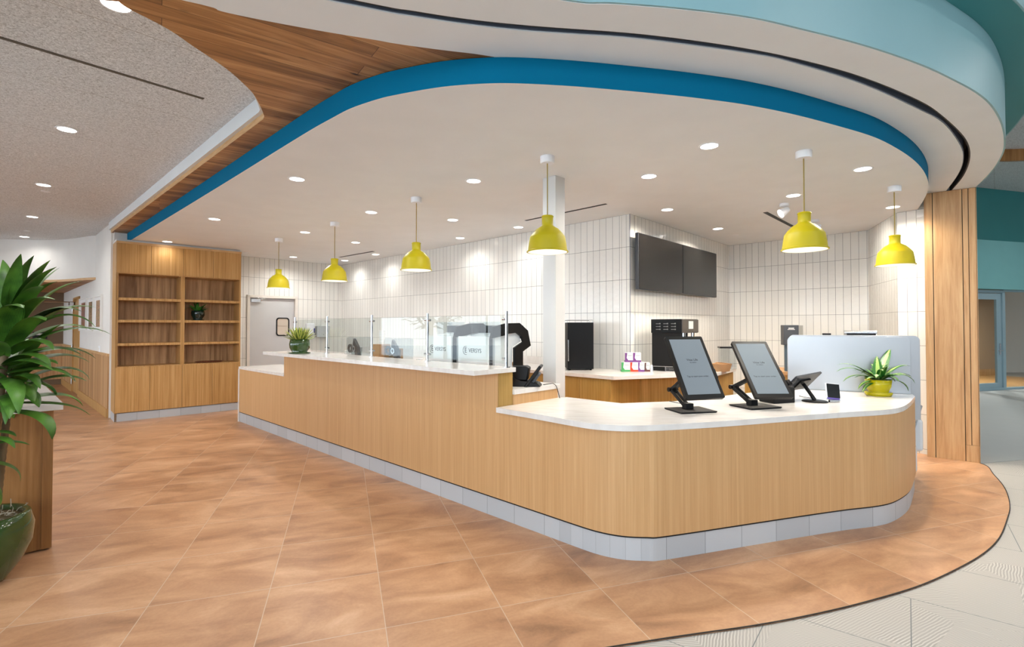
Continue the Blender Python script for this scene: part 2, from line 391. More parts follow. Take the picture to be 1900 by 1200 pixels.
def acoustic():
    m = bpy.data.materials.new('acoustic_panel'); m.use_nodes = True; N, L, b = nodes(m)
    t = N.new('ShaderNodeTexCoord'); mr = N.new('ShaderNodeVectorRotate'); mr.rotation_type = 'Z_AXIS'; mr.inputs['Angle'].default_value = -math.atan2(VV[1], VV[0]); L.new(t.outputs['Object'], mr.inputs['Vector'])
    br = brick(N, 6.0, 1.22, 0.003, 0); L.new(mr.outputs[0], br.inputs['Vector'])
    n = N.new('ShaderNodeTexNoise'); n.inputs['Scale'].default_value = 75; n.inputs['Detail'].default_value = 4; n.inputs['Roughness'].default_value = 0.75; n.inputs['Distortion'].default_value = 1.0; L.new(t.outputs['Object'], n.inputs['Vector'])
    r = ramp(N, [(0.32, (150, 150, 150)), (0.5, (214, 217, 219)), (0.66, (246, 248, 250))]); L.new(n.outputs['Fac'], r.inputs[0])
    mo = N.new('ShaderNodeMix'); mo.data_type = 'RGBA'; mo.inputs['B'].default_value = lin((172, 168, 164)); L.new(br.outputs['Fac'], mo.inputs['Factor']); L.new(r.outputs[0], mo.inputs['A'])
    L.new(mo.outputs['Result'], b.inputs['Base Color']); b.inputs['Roughness'].default_value = 0.95
    bp = N.new('ShaderNodeBump'); bp.inputs['Strength'].default_value = 0.5; bp.inputs['Distance'].default_value = 0.004; L.new(n.outputs['Fac'], bp.inputs['Height']); L.new(bp.outputs[0], b.inputs['Normal'])
    return m
M_acou = acoustic()

def quartz():
    m = bpy.data.materials.new('white_quartz'); m.use_nodes = True; N, L, b = nodes(m)
    t = N.new('ShaderNodeTexCoord'); mp = N.new('ShaderNodeMapping'); mp.inputs['Scale'].default_value = (1.5, 6, 1); mp.inputs['Rotation'].default_value = (0, 0, R(20)); L.new(t.outputs['Object'], mp.inputs[0])
    n = N.new('ShaderNodeTexNoise'); n.inputs['Scale'].default_value = 3; n.inputs['Detail'].default_value = 8; n.inputs['Distortion'].default_value = 0.8; L.new(mp.outputs[0], n.inputs['Vector'])
    r = ramp(N, [(0.35, (220, 214, 208)), (0.6, (228, 224, 219))]); L.new(n.outputs['Fac'], r.inputs[0]); L.new(r.outputs[0], b.inputs['Base Color'])
    b.inputs['Roughness'].default_value = 0.13; b.inputs['Specular IOR Level'].default_value = 0.5
    return m
M_quartz = quartz()
M_white = mat('white_paint', (226, 222, 216), 0.7)
M_soff = mat('soffit_paint', (238, 240, 241), 0.75)
M_fasc = mat('fascia_paint', (222, 224, 224), 0.6)
M_blue = mat('blue_paint', (0, 104, 140), 0.7, spec=0.08)
M_teal = mat('teal_paint', (140, 178, 184), 0.42)
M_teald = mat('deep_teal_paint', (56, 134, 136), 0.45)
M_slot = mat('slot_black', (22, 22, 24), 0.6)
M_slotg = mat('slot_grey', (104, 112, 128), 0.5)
M_black = mat('black_plastic', (9, 9, 10), 0.4, spec=0.3)
M_blackm = mat('black_matt', (22, 22, 23), 0.6, spec=0.3)
M_dgrey = mat('dark_grey', (62, 64, 68), 0.45)
M_steel = mat('stainless_steel', (205, 208, 212), 0.22, metal=1.0)
M_chrome = mat('chrome', (215, 218, 222), 0.12, metal=1.0)
M_yel = mat('mustard_yellow', (182, 166, 0), 0.45)
M_potyel = mat('yellow_glaze', (188, 174, 4), 0.15)
M_potgreen = mat('green_glaze', (44, 70, 26), 0.08, coat=0.5)
M_potdark = mat('dark_green_glaze', (22, 40, 34), 0.08, coat=0.5)
M_cord = mat('mustard_cord', (150, 128, 60), 0.7)
M_glow = mat('lamp_glow', (255, 255, 255), emit=(255, 250, 242), estr=9)
M_glowp = mat('pendant_glow', (255, 255, 255), emit=(255, 246, 228), estr=3.2)
M_lampw = mat('lamp_white', (240, 242, 246), 0.4)
M_shadein = mat('shade_inner', (250, 246, 236), 0.5)
M_doorp = mat('door_paint', (202, 202, 202), 0.5)
M_framep = mat('door_frame_paint', (226, 220, 210), 0.5)
M_slate = mat('slate_blue_frame', (146, 172, 182), 0.45)
M_tan = mat('tan_wall', (172, 146, 116), 0.7)
M_brown = mat('taupe_wall', (120, 98, 76), 0.8)
M_screen = mat('screen_grey', (104, 112, 118), 0.5, spec=0.05, emit=(140, 148, 154), estr=0.32)
M_tv = mat('screen_black', (20, 20, 20), 0.22)
M_ink = mat('ink', (40, 40, 44), 0.6)
M_cardb = mat('cardboard', (168, 130, 92), 0.8)
M_paper = mat('white_carton', (232, 230, 228), 0.6)
M_soil = mat('moss_soil', (92, 78, 52), 0.95)
M_bark = mat('dracaena_bark', (112, 92, 66), 0.85)
M_gapshade = mat('black_gap_shade', (14, 14, 15), 0.7)  # black standing in for the shade inside narrow gaps
M_mull = mat('window_mullion', (60, 62, 64), 0.5)
M_ext = mat('bounce_paving', (226, 226, 222), 0.8)  # unseen ground brightened to bounce daylight up to the ceilings
M_towel = mat('machine_white', (224, 226, 226), 0.3)

def glass(name, tint=(248, 251, 250)):
    m = bpy.data.materials.new(name); m.use_nodes = True; N = m.node_tree.nodes; L = m.node_tree.links
    N.remove(N['Principled BSDF']); out = N['Material Output']
    tr = N.new('ShaderNodeBsdfTransparent'); tr.inputs[0].default_value = lin(tint)
    gl = N.new('ShaderNodeBsdfGlossy'); gl.inputs['Roughness'].default_value = 0.0
    fr = N.new('ShaderNodeFresnel'); fr.inputs['IOR'].default_value = 1.5
    ge = N.new('ShaderNodeNewGeometry'); iv = N.new('ShaderNodeMath'); iv.operation = 'SUBTRACT'; iv.inputs[0].default_value = 1.0; L.new(ge.outputs['Backfacing'], iv.inputs[1])
    mf = N.new('ShaderNodeMath'); mf.operation = 'MULTIPLY'; L.new(fr.outputs[0], mf.inputs[0]); L.new(iv.outputs[0], mf.inputs[1])
    mx = N.new('ShaderNodeMixShader'); L.new(mf.outputs[0], mx.inputs[0]); L.new(tr.outputs[0], mx.inputs[1]); L.new(gl.outputs[0], mx.inputs[2]); L.new(mx.outputs[0], out.inputs[0])
    return m
M_glass = glass('clear_glass')
M_acry = glass('clear_acrylic', (236, 240, 242))

def leafmat(name, c1, c2, edge=None, edgepos=0.7):
    m = bpy.data.materials.new(name); m.use_nodes = True; N, L, b = nodes(m)
    t = N.new('ShaderNodeUVMap'); t.uv_map = 'UVMap'; s = N.new('ShaderNodeSeparateXYZ'); L.new(t.outputs[0], s.inputs[0])
    a = N.new('ShaderNodeMath'); a.operation = 'SUBTRACT'; a.inputs[1].default_value = 0.5; L.new(s.outputs['X'], a.inputs[0])
    ab = N.new('ShaderNodeMath'); ab.operation = 'ABSOLUTE'; L.new(a.outputs[0], ab.inputs[0])
    o = N.new('ShaderNodeTexCoord'); n = N.new('ShaderNodeTexNoise'); n.inputs['Scale'].default_value = 9; n.inputs['Detail'].default_value = 4; L.new(o.outputs['Object'], n.inputs['Vector'])
    w = N.new('ShaderNodeTexWave'); w.bands_direction = 'X'; w.inputs['Scale'].default_value = 6; w.inputs['Distortion'].default_value = 0.6; L.new(t.outputs[0], w.inputs['Vector'])
    mm = N.new('ShaderNodeMath'); mm.operation = 'MULTIPLY_ADD'; mm.inputs[1].default_value = 0.35; L.new(w.outputs['Fac'], mm.inputs[0]); 
    m2 = N.new('ShaderNodeMath'); m2.operation = 'SUBTRACT'; m2.inputs[1].default_value = 0.17; L.new(n.outputs['Fac'], m2.inputs[0]); L.new(m2.outputs[0], mm.inputs[2])
    r = ramp(N, [(0.25, c1), (0.75, c2)]); L.new(mm.outputs[0], r.inputs[0])
    last = r.outputs[0]
    if edge:
        ad = N.new('ShaderNodeMath'); ad.operation = 'MULTIPLY_ADD'; ad.inputs[1].default_value = 0.25; L.new(n.outputs['Fac'], ad.inputs[0]); L.new(ab.outputs[0], ad.inputs[2])
        g = N.new('ShaderNodeMapRange'); g.inputs['From Min'].default_value = edgepos*0.5+0.10; g.inputs['From Max'].default_value = edgepos*0.5+0.16; L.new(ad.outputs[0], g.inputs['Value'])
        mx = N.new('ShaderNodeMix'); mx.data_type = 'RGBA'; mx.inputs['B'].default_value = lin(edge); L.new(g.outputs[0], mx.inputs['Factor']); L.new(last, mx.inputs['A']); last = mx.outputs['Result']
    L.new(last, b.inputs['Base Color']); b.inputs['Roughness'].default_value = 0.42
    return m
M_leaf = leafmat('dracaena_leaf', (18, 58, 14), (96, 146, 50))
M_leafv = leafmat('variegated_leaf', (176, 196, 112), (140, 176, 84), (34, 100, 26), 0.36)
M_leafs = leafmat('striped_succulent_leaf', (190, 196, 84), (224, 224, 130), (84, 110, 40), 0.5)
M_leafd = leafmat('dark_leaf', (20, 70, 24), (70, 140, 40))
#@@STRUCT
# ------------------------------------------------------------------ setting: floors
HC, Z2, Z3, ZH = 2.95, 3.105, 3.275, 4.86
fb = [U(px, py, 0) for px, py in [(1221, 1186.7), (1400, 1161), (1526.7, 1136.7), (1621.7, 1113), (1710, 1086), (1780, 1054), (1827.5, 1026), (1856, 997), (1870, 962.5), (1875, 937), (1865.5, 905.5), (1843, 878.6), (1819.6, 858.6)]]
fb = smooth(catmull([(-6, 0.9), (-2.5, 1.75), (-0.6, 2.18)]+fb+[(5.0, 6.2)], 6), 2)
b = MB(); b.prism(fb+[(5.9, 7.2), (7, 9), (0, 15), (-17, 15), (-17, 0.9)], -0.05, 0.0); struct(b.build('floor', M_floor))
b = MB(); b.box(-9.7, -6.0, -0.06, 18, 17, -0.006); struct(b.build('floor', M_grey))
b = MB(); b.band(fb[12:], -0.04, 0.003, 0.006); struct(b.build('trim_1', M_slot))
b = MB(); b.box(-40, -30, -0.4, 40, 30, -0.12); struct(b.build('floor', M_ext))

# ------------------------------------------------------------------ ceilings
tray = [U(px, py, HC) for px, py in [(242, 446), (416, 340), (561, 250), (616, 219), (650, 201), (700, 184), (734, 176), (818, 161), (903, 154.7), (966, 154.7), (1050, 159), (1126, 165), (1253, 177), (1350, 189), (1400, 197), (1476, 212.6), (1560, 235), (1622.5, 254), (1664, 275), (1695, 296), (1714, 317), (1722.5, 337.5), (1721.5, 354), (1714, 371), (1701.7, 389.6)]]
tdir = Vector((tray[0][0]-tray[1][0], tray[0][1]-tray[1][1])).normalized()
tstart = (tray[0][0]+tdir.x*1.0, tray[0][1]+tdir.y*1.0)
tc_ = smooth(catmull(tray, 5), 3)
mb = MB(); mb.prism([tstart]+tc_+[(5.1, 6.4), (5.7, 7.6), (4.0, 9.9), (-3.8, 12.6), (-6.2, 10.6)], HC, Z2-0.002, side_mi=1)
struct(mb.build('ceiling', [M_soff, M_blue]))

wb = [U(px, py, Z2) for px, py in [(338, 0), (405, 20), (510.5, 42), (616, 61), (700, 74.7), (734, 81), (818, 92.6), (881.6, 100), (917, 105.7)]]
wbl = [(-9, 0.4), (-5, 1.2), (-3, 1.85)]
wcurve = smooth(catmull(wbl+wb, 5), 2)
so = [U(px, py, Z2) for px, py in [(656, 0), (755, 18), (860.5, 34.7), (966, 46), (1050, 52.6), (1189.5, 63), (1350, 84), (1476, 108), (1602.6, 143), (1708, 187), (1747.5, 213.5), (1779, 241.7), (1795, 262.5), (1800.6, 283), (1797.5, 306), (1785, 331), (1764, 355)]]
so = smooth(catmull([(-9, 0.0), (-5, 0.85), (-2.6, 1.75)]+so, 5), 2)
si = [U(px, py, Z2) for px, py in [(650, 9.5), (755, 29), (860, 45), (966, 57), (1050, 63), (1189.5, 72.6), (1400, 101), (1476, 118), (1602.6, 157), (1708, 205), (1747.5, 226), (1770, 252), (1784, 275), (1787, 292), (1783, 312.5), (1770, 335), (1752, 358)]]
si = smooth(catmull([(-9, 0.07), (-5, 0.92), (-2.6, 1.81)]+si, 5), 2)
te = [U(px, py, Z2) for px, py in [(1031.6, 0), (1126, 7), (1231.6, 15), (1316, 24), (1400, 36), (1476, 53.7), (1602.6, 86), (1708, 122), (1768, 150), (1810, 173), (1837, 196), (1853.8, 223), (1861, 246), (1862.5, 266.7), (1859, 285), (1845, 310), (1826.7, 331), (1810, 347)]]
te = smooth(catmull([(-9, -0.6), (-5, 0.5), (-2.5, 1.35), (-0.9, 2.05)]+te, 5), 2)
endp = U(1700, 372, Z2)
# inner white soffit: from the plank edge to the slot
mb = MB(); mb.prism(wcurve+[(0.6, 4.4), (2.6, 4.6), (4.2, 5.2), (4.9, 6.1), (5.05, 6.25)]+si[::-1], Z2, Z2+0.12); struct(mb.build('ceiling', M_soff))
mb = MB(); mb.prism(so+[(5.25, 6.25)]+te[::-1], Z2, Z2+0.12); struct(mb.build('ceiling', M_soff))
# slot: shade painted as a grey cheek, black trough and black edge strip
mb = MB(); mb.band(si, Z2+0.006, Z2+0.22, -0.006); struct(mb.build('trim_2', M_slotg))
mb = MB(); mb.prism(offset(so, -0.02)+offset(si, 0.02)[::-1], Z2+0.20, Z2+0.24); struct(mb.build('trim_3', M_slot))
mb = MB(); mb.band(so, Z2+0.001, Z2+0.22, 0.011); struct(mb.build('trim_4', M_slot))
# plank soffit
pc = [(488, 222), (490.5, 217), (485, 202), (472.6, 179), (460, 164), (420, 128), (360, 88), (320, 60), (280, 38), (236, 16), (220, 4)]
pl = [U(px, py, Z2) for px, py in pc]
far = U(206, 432, Z2)
far2 = add2(far, UU, -0.02)
pcv = smooth(catmull(pl[1:], 5), 2)
ext = [(-2.3, 2.38), (-4.2, 2.15), (-9, 1.4)]
edge_line = [far2, pl[0]]+pcv+ext
mb = MB(); mb.prism(edge_line+[(-9, 0.5)]+[(p[0]+0.0, p[1]) for p in wcurve[1:]]+[(0.3, 4.5), (-1.2, 5.8), (-5.6, 9.8), add2(far2, VV, 0.9)], Z2+0.003, Z2+0.05, side_mi=1)
struct(mb.build('ceiling', [M_plank, M_edge]))
inner = offset(edge_line, -0.012)
mb = MB(); mb.band(edge_line, Z2+0.05, Z3+0.3, -0.03); struct(mb.build('trim_5', M_fasc))
# acoustic ceiling on the left
mb = MB(); mb.prism([add2(far2, UU, -0.45)]+[add2(far2, VV, 0.01)]+[(p[0]+0.012, p[1]) for p in ([pl[0]]+pcv)]+ext+[(-10, 1.4), (-17, 2), (-17, 15), (-12, 15)], Z3, Z3+0.03); struct(mb.build('ceiling', M_acou))
def slot_line(n, a, c, z, w, m=M_slot, t=0.004):
    a = Vector(a); c = Vector(c); d = (c-a).normalized(); q = Vector((-d.y, d.x))*w/2
    mb = MB(); mb.prism([tuple(a+q), tuple(c+q), tuple(c-q), tuple(a-q)], z-t, z+0.001); return struct(mb.build(n, m))
sa, sb_ = U(0, 69, Z3), U(378, 183, Z3)
slot_line('trim_6', (sa[0]-(sb_[0]-sa[0])*1.5, sa[1]-(sb_[1]-sa[1])*1.5), sb_, Z3, 0.03, mat('slot_taupe', (96, 88, 78), 0.8))
slot_line('trim_7', U(975, 409, HC), U(1125, 378, HC), HC, 0.035)
slot_line('trim_8', U(630, 477, HC), U(693, 466, HC), HC, 0.05)
slot_line('trim_9', U(1420, 393.5, HC), U(1471, 420, HC), HC, 0.05)
# teal drum
mb = MB(); mb.band(te, Z2+0.002, 3.585, -0.012); struct(mb.build('wall_drum', M_teal))
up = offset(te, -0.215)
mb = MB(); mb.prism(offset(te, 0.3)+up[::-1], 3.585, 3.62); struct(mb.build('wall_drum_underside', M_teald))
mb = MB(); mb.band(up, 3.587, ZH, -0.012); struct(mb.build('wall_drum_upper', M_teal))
# high ceiling and wooden hoop
mb = MB(); mb.box(-17, -6.0, ZH, 18, 17, ZH+0.05); struct(mb.build('ceiling', M_acou))
def ring_pts(c, r, n=72): return [(c[0]+r*math.cos(2*math.pi*k/n), c[1]+r*math.sin(2*math.pi*k/n)) for k in range(n+1)]
mb = MB(); mb.band(ring_pts((9.25, 7.3), 2.2), ZH-0.22, ZH, 0.06); struct(mb.build('trim_10', M_dark))

# ------------------------------------------------------------------ tiled kitchen walls
A_, B_, Cc, D_, E_, F_, G_ = (-5.441, 10.185), (-3.962, 11.714), (1.486, 6.356), (3.821, 8.875), (5.26, 7.452), (4.813, 6.305), (4.965, 6.065)
A2 = add2(A_, (0.6952, 0.7188), -1.9)
def wall(name, pts, z0, z1, m, u0=0.0, th=-0.12):
    mb = MB(); mb.strip(pts, z0, z1, u0)
    off = offset(pts, -th)
    n = len(pts)
    v = [(mb.bm.verts.new((p[0], p[1], z0)), mb.bm.verts.new((p[0], p[1], z1))) for p in off]
    for i in range(n-1): mb.face([v[i][0], v[i+1][0], v[i+1][1], v[i][1]])
    return struct(mb.build(name, m))
# door opening in the end wall
dA = V(463, 600, A_, (0.6952, 0.7188))[0]; dB = V(546.5, 600, A_, (0.6952, 0.7188))[0]
dz = 2.12
AB = (0.6952, 0.7188)
Lab = math.dist(A_, B_)
mb = MB(); mb.strip([A2, add2(A_, AB, dA-0.06)], 0, 3.1, -1.9-0.02)
mb.strip([add2(A_, AB, dB+0.06), B_], 0, 3.1, dB+0.04)
mb.strip([add2(A_, AB, dA-0.06), add2(A_, AB, dB+0.06)], dz+0.05, 3.1, dA-0.08)
struct(mb.build('wall_end', M_tile))
wall('wall_kitchen', [B_, Cc], 0, 3.1, M_tile, 0.03)
wall('wall_menu', [Cc, D_], 0, 3.1, M_tile, 0.0)
wall('wall_back', [D_, E_], 0, 3.1, M_tile, 0.02)
wall('wall_right', [E_, F_], 0, 3.1, M_tile, 0.0)
wall('wall_right', [F_, G_], 0, 3.1, M_tile, 0.0)
mb = MB(); mb.tube([(Cc[0], Cc[1], 0), (Cc[0], Cc[1], 3.0)], 0.004, 6); struct(mb.build('trim_11', M_slotg))

# kitchen door
rd = math.atan2(AB[1], AB[0])
pd = add2(A_, AB, (dA+dB)/2)
dw = dB-dA
door = thing('door_1', 'pale grey swing door with a small black-rimmed window in the white tiled end wall', 'door', (pd[0], pd[1], 0), rd)
door['kind'] = 'structure'
mb = MB()
mb.box(-dw/2-0.055, -0.03, 0, -dw/2, 0.1, dz+0.05); mb.box(dw/2, -0.03, 0, dw/2+0.055, 0.1, dz+0.05); mb.box(-dw/2-0.055, -0.03, dz, dw/2+0.055, 0.1, dz+0.055)
mb.build('door_frame', M_framep, door, bevel=0.004)
mb = MB(); mb.box(-dw/2+0.004, 0.02, 0.01, dw/2-0.004, 0.06, dz-0.006); mb.build('door_leaf', M_doorp, door)
w0, zt = V(513, 589, A_, AB); w1, zb = V(537, 623, A_, AB); wc = (w0+w1)/2-(dA+dB)/2; ww = (w1-w0)/2; zc = (zt+zb)/2; zh = (zt-zb)/2
def rrect(hw, hh, r, n=6):
    o = []
    for cx, cy, a0 in ((hw-r, hh-r, 0), (-hw+r, hh-r, 90), (-hw+r, -hh+r, 180), (hw-r, -hh+r, 270)):
        for k in range(n+1):
            a = R(a0+90*k/n); o.append((cx+r*math.cos(a), cy+r*math.sin(a)))
    return o
MX = Matrix.Translation((wc, 0.02, zc)) @ Matrix.Rotation(R(90), 4, 'X')
ro, ri = rrect(ww, zh, 0.06), rrect(ww-0.022, zh-0.022, 0.045)
mb = MB()
for k in range(len(ro)):
    k2 = (k+1) % len(ro)
    q = [(ro[k][0], ro[k][1], 0.0), (ro[k2][0], ro[k2][1], 0.0), (ri[k2][0], ri[k2][1], 0.0), (ri[k][0], ri[k][1], 0.0)]
    top = [mb.bm.verts.new(MX @ Vector((x, y, 0.015))) for x, y, z in q]; bot = [mb.bm.verts.new(MX @ Vector((x, y, -0.002))) for x, y, z in q]
    mb.face(top); mb.face([bot[0], bot[1], top[1], top[0]]); mb.face([bot[2], bot[3], top[3], top[2]])
mb.build('window_gasket', M_black, door)
mb = MB(); mb.prism(ri, 0.0, 0.004, M=MX); mb.box(wc-ww*0.8, 0.008, zc+0.02, wc+ww*0.8, 0.018, zc+0.035); mb.build('window_pane', mat('door_pane', (214, 200, 182), 0.1), door)
mb = MB(); mb.box(-dw/2+0.02, -0.03, dz-0.09, -dw/2+0.2, 0.02, dz-0.03); mb.tube([(-dw/2+0.12, -0.04, dz-0.03), (-dw/2+0.3, -0.05, dz-0.02), (-dw/2+0.1, -0.03, dz)], 0.007, 6); mb.build('door_closer', M_steel, door)

# ------------------------------------------------------------------ left wall, corridor
WL = (-6.76, 8.495); WD = (-UU[0], -UU[1])
s_end = 7.2
def WP(s, p=0.0): return (WL[0]+WD[0]*s+VV[0]*p, WL[1]+WD[1]*s+VV[1]*p)
d0 = V(146.5, 700, WL, WD)[0]; d1 = V(135.5, 700, WL, WD)[0]
mb = MB(); mb.prism([WP(-0.02), WP(d0), WP(d0, 0.12), WP(-0.02, 0.12)], 0, Z3+0.05)
mb.prism([WP(d1), WP(s_end), WP(s_end, 0.12), WP(d1, 0.12)], 0, Z3)
mb.prism([WP(d0), WP(d1), WP(d1, 0.12), WP(d0, 0.12)], 2.17, Z3)
struct(mb.build('wall_left', M_white))
for s0, s1 in ((0.0, d0-0.03), (d1+0.03, s_end)):
    mb = MB(); mb.prism([WP(s0), WP(s1), WP(s1, -0.018), WP(s0, -0.018)], 0.14, 1.03); struct(mb.build('trim_12', M_wain))
    mb = MB(); mb.prism([WP(s0), WP(s1), WP(s1, -0.03), WP(s0, -0.03)], 1.03, 1.07); struct(mb.build('trim_13', M_edge))
    mb = MB(); mb.prism([WP(s0), WP(s1), WP(s1, -0.03), WP(s0, -0.03)], 0.0, 0.15); struct(mb.build('baseboard_left', M_cab))
dl = thing('door_2', 'oak door with steel hinges at the far end of the left wall', 'door', WP((d0+d1)/2)+(0,)); dl['kind'] = 'structure'
mb = MB(); mb.prism([WP(d0+0.01, 0.0), WP(d1-0.01, 0.0), WP(d1-0.01, 0.045), WP(d0+0.01, 0.045)], 0.01, 2.15); mb.build('door_leaf', M_cab, dl, world=True)
mb = MB(); mb.prism([WP(d0-0.03, -0.02), WP(d0+0.01, -0.02), WP(d0+0.01, 0.12), WP(d0-0.03, 0.12)], 0, 2.2); mb.prism([WP(d1-0.01, -0.02), WP(d1+0.03, -0.02), WP(d1+0.03, 0.12), WP(d1-0.01, 0.12)], 0, 2.2)
mb.prism([WP(d0-0.03, -0.02), WP(d1+0.03, -0.02), WP(d1+0.03, 0.12), WP(d0-0.03, 0.12)], 2.15, 2.2); mb.build('door_frame', M_cab, dl, world=True)
for z in (0.25, 1.05, 1.95):
    mb = MB(); q = WP(d1-0.02, -0.03); mb.tube([q+(z-0.06,), q+(z+0.06,)], 0.014, 8); mb.build('hinge', M_steel, dl, world=True)
mb = MB(); q = WP(d0+0.07, -0.02); mb.tube([q+(1.0,), add2(q, VV, -0.06)+(1.0,), add2(add2(q, VV, -0.06), WD, 0.12)+(1.0,)], 0.01, 8); mb.build('door_handle', M_steel, dl, world=True)
mb = MB(); q = WP(d1-0.1, -0.03); mb.tube([q+(2.1,), add2(q, VV, -0.5)+(2.09,)], 0.012, 8); mb.prism([add2(q, WD, 0.1), add2(q, WD, -0.15), add2(add2(q, WD, -0.15), VV, -0.07), add2(add2(q, WD, 0.1), VV, -0.07)], 2.02, 2.09); mb.build('door_closer', M_steel, dl, world=True)
# corridor end wall and its wainscot
e0 = WP(s_end-0.0); e1 = add2(e0, VV, -6.5)
mb = MB(); mb.band([e0, e1], 0, 2.5, -0.1); struct(mb.build('wall_corridor', M_brown))
mb = MB(); mb.band([add2(e0, WD, -0.02), add2(e1, WD, -0.02)], 0.14, 1.03, -0.018); struct(mb.build('trim_14', M_wain))
mb = MB(); mb.band([add2(e0, WD, -0.035), add2(e1, WD, -0.035)], 1.03, 1.07, -0.03); struct(mb.build('trim_15', M_edge))
# bulkhead and wooden canopy edge
bk = catmull([WP(1.70), WP(2.0, -0.12), (-8.7, 10.0), (-9.3, 10.17), (-10.2, 10.05), (-12.5, 9.3), (-14.5, 8.6)], 5)
mb = MB(); mb.band(bk, 2.46, Z3+0.01, -0.15); struct(mb.build('wall_bulkhead', M_white))
mb = MB(); mb.prism([WP(1.62)]+offset(bk, 0.05)[2:]+[(-17, 8.4), (-17, 13), add2(e0, WD, 0.1), WP(s_end)], 2.42, 2.465, side_mi=1); struct(mb.build('ceiling', [M_plank, M_edge]))
# glazed left side and an unseen rear wall (behind the camera) shaped for the daylight
mb = MB(); mb.box(-9.75, -6, 3.0, -9.6, 8.8, Z3+0.3); mb.box(-9.75, -6, -0.05, -9.6, 8.8, 0.12); struct(mb.build('wall_window_side', M_white))
k = 0
for i, y in enumerate([-6+1.48*j for j in range(11)]):
    mb = MB(); w = 0.22 if i % 3 == 0 else 0.05
    mb.box(-9.75, y-w/2, 0.1, -9.6, y+w/2, 3.0); struct(mb.build('window_%d' % (i+1), M_white if i % 3 == 0 else M_mull))
mb = MB(); mb.box(-9.73, -6, 2.2, -9.65, 8.8, 2.26); struct(mb.build('trim_16', M_mull))
mb = MB(); mb.box(-9.75, -6.1, 0, 18, -5.95, 0.5); mb.box(-9.75, -6.1, 4.4, 18, -5.95, ZH); mb.box(-1, -6.1, 0.5, 18, -5.96, 3.1)  # solid right part dims the counter; high opening added to light the drum
for x in range(-9, 18, 3): mb.box(x-0.06, -6.1, 0.4, x+0.06, -5.98, 4.5)
struct(mb.build('wall_rear_light_shaper', M_mull))
mb = MB(); mb.box(-9.75, -6.1, Z3, -9.6, 9, ZH); mb.box(17.9, -6, 0, 18, 17, ZH); mb.box(-17, 16.9, 0, 18, 17, ZH); mb.box(-17.1, 8.8, 0, -17, 17, ZH); struct(mb.build('wall_outer', M_white))

# trees outside the side windows (seen as reflections in the glass screen)
M_tree = mat('tree_foliage', (52, 78, 40), 0.8)
for k, (x, y, h_) in enumerate(((-13.5, 0.5, 5.0), (-15, 3.8, 6.0), (-14, 6.4, 4.2), (-17, -2.5, 6.0), (-21, 6.5, 5.2))):
    tr_ = thing('street_tree', 'leafy tree standing outside the side windows of the hall', 'tree', (x, y, -0.12), 0, 'trees outside the windows')
    mb = MB(); mb.tube([(0, 0, 0), (0.05, 0, h_*0.35), (0, 0.08, h_*0.7)], [0.12, 0.1, 0.05], 8); mb.build('trunk', M_bark, tr_, smooth=True)
    mb = MB(); rng = random.Random(k)
    for j in range(420):
        a = rng.uniform(0, 6.28); f = rng.uniform(-1, 1); rr = h_*0.3*math.sqrt(1-f*f)*rng.uniform(0.5, 1.0)
        mb.leaf((rr*math.cos(a), rr*math.sin(a), h_*0.68+f*h_*0.3), a, rng.uniform(-0.5, 1.0), 0.35, 0.16, 0.6, 2)
    mb.build('foliage', M_tree, tr_)

# ------------------------------------------------------------------ right background: teal wall, glazed doors, room beyond
T0, T1 = (11.115, 12.04), (12.586, 12.456)
td = Vector((T1[0]-T0[0], T1[1]-T0[1])).normalized(); TD = (td.x, td.y); TN = (-td.y, td.x)
def TP(s, p=0.0): return (T0[0]+TD[0]*s+TN[0]*p, T0[1]+TD[1]*s+TN[1]*p)
mb = MB(); mb.prism([TP(-5), TP(4), TP(4, 0.15), TP(-5, 0.15)], 2.42, ZH); mb.prism([TP(-5), TP(-0.9), TP(-0.9, 0.15), TP(-5, 0.15)], 0, 2.42); struct(mb.build('wall_teal', M_teald))
mb = MB(); mb.prism([TP(-5, -0.12), TP(4, -0.12), TP(4, 0), TP(-5, 0)], 2.42, 3.58); struct(mb.build('wall_teal_bulkhead', mat('mid_teal_paint', (122, 182, 184), 0.5)))
def frame_bars(mb, s0, s1, z0, z1, w=0.06, p0=-0.02, p1=0.06):
    mb.prism([TP(s0, p0), TP(s0+w, p0), TP(s0+w, p1), TP(s0, p1)], z0, z1); mb.prism([TP(s1-w, p0), TP(s1, p0), TP(s1, p1), TP(s1-w, p1)], z0, z1)
    mb.prism([TP(s0+w, p0), TP(s1-w, p0), TP(s1-w, p1), TP(s0+w, p1)], z1-w, z1); mb.prism([TP(s0+w, p0), TP(s1-w, p0), TP(s1-w, p1), TP(s0+w, p1)], z0, z0+w)
gd = thing('door_3', 'blue-grey framed glass door in the teal wall on the right', 'door', TP(0.2)+(0,)); gd['kind'] = 'structure'
sj = V(1862, 650, T0, TD)[0]; sl = V(1842, 650, T0, TD)[0]
mb = MB(); frame_bars(mb, sj-1.05, sj, 0, 2.4, 0.06, -0.03, 0.08); mb.build('door_frame', M_slate, gd, world=True)
mb = MB(); frame_bars(mb, sj-0.99, sj-0.07, 0.02, 2.33, 0.15, 0, 0.05); mb.build('door_leaf', M_slate, gd, world=True)
mb = MB(); mb.prism([TP(sj-0.85, 0.02), TP(sj-0.2, 0.02), TP(sj-0.2, 0.03), TP(sj-0.85, 0.03)], 0.15, 2.2); mb.build('pane', M_glass, gd, world=True)
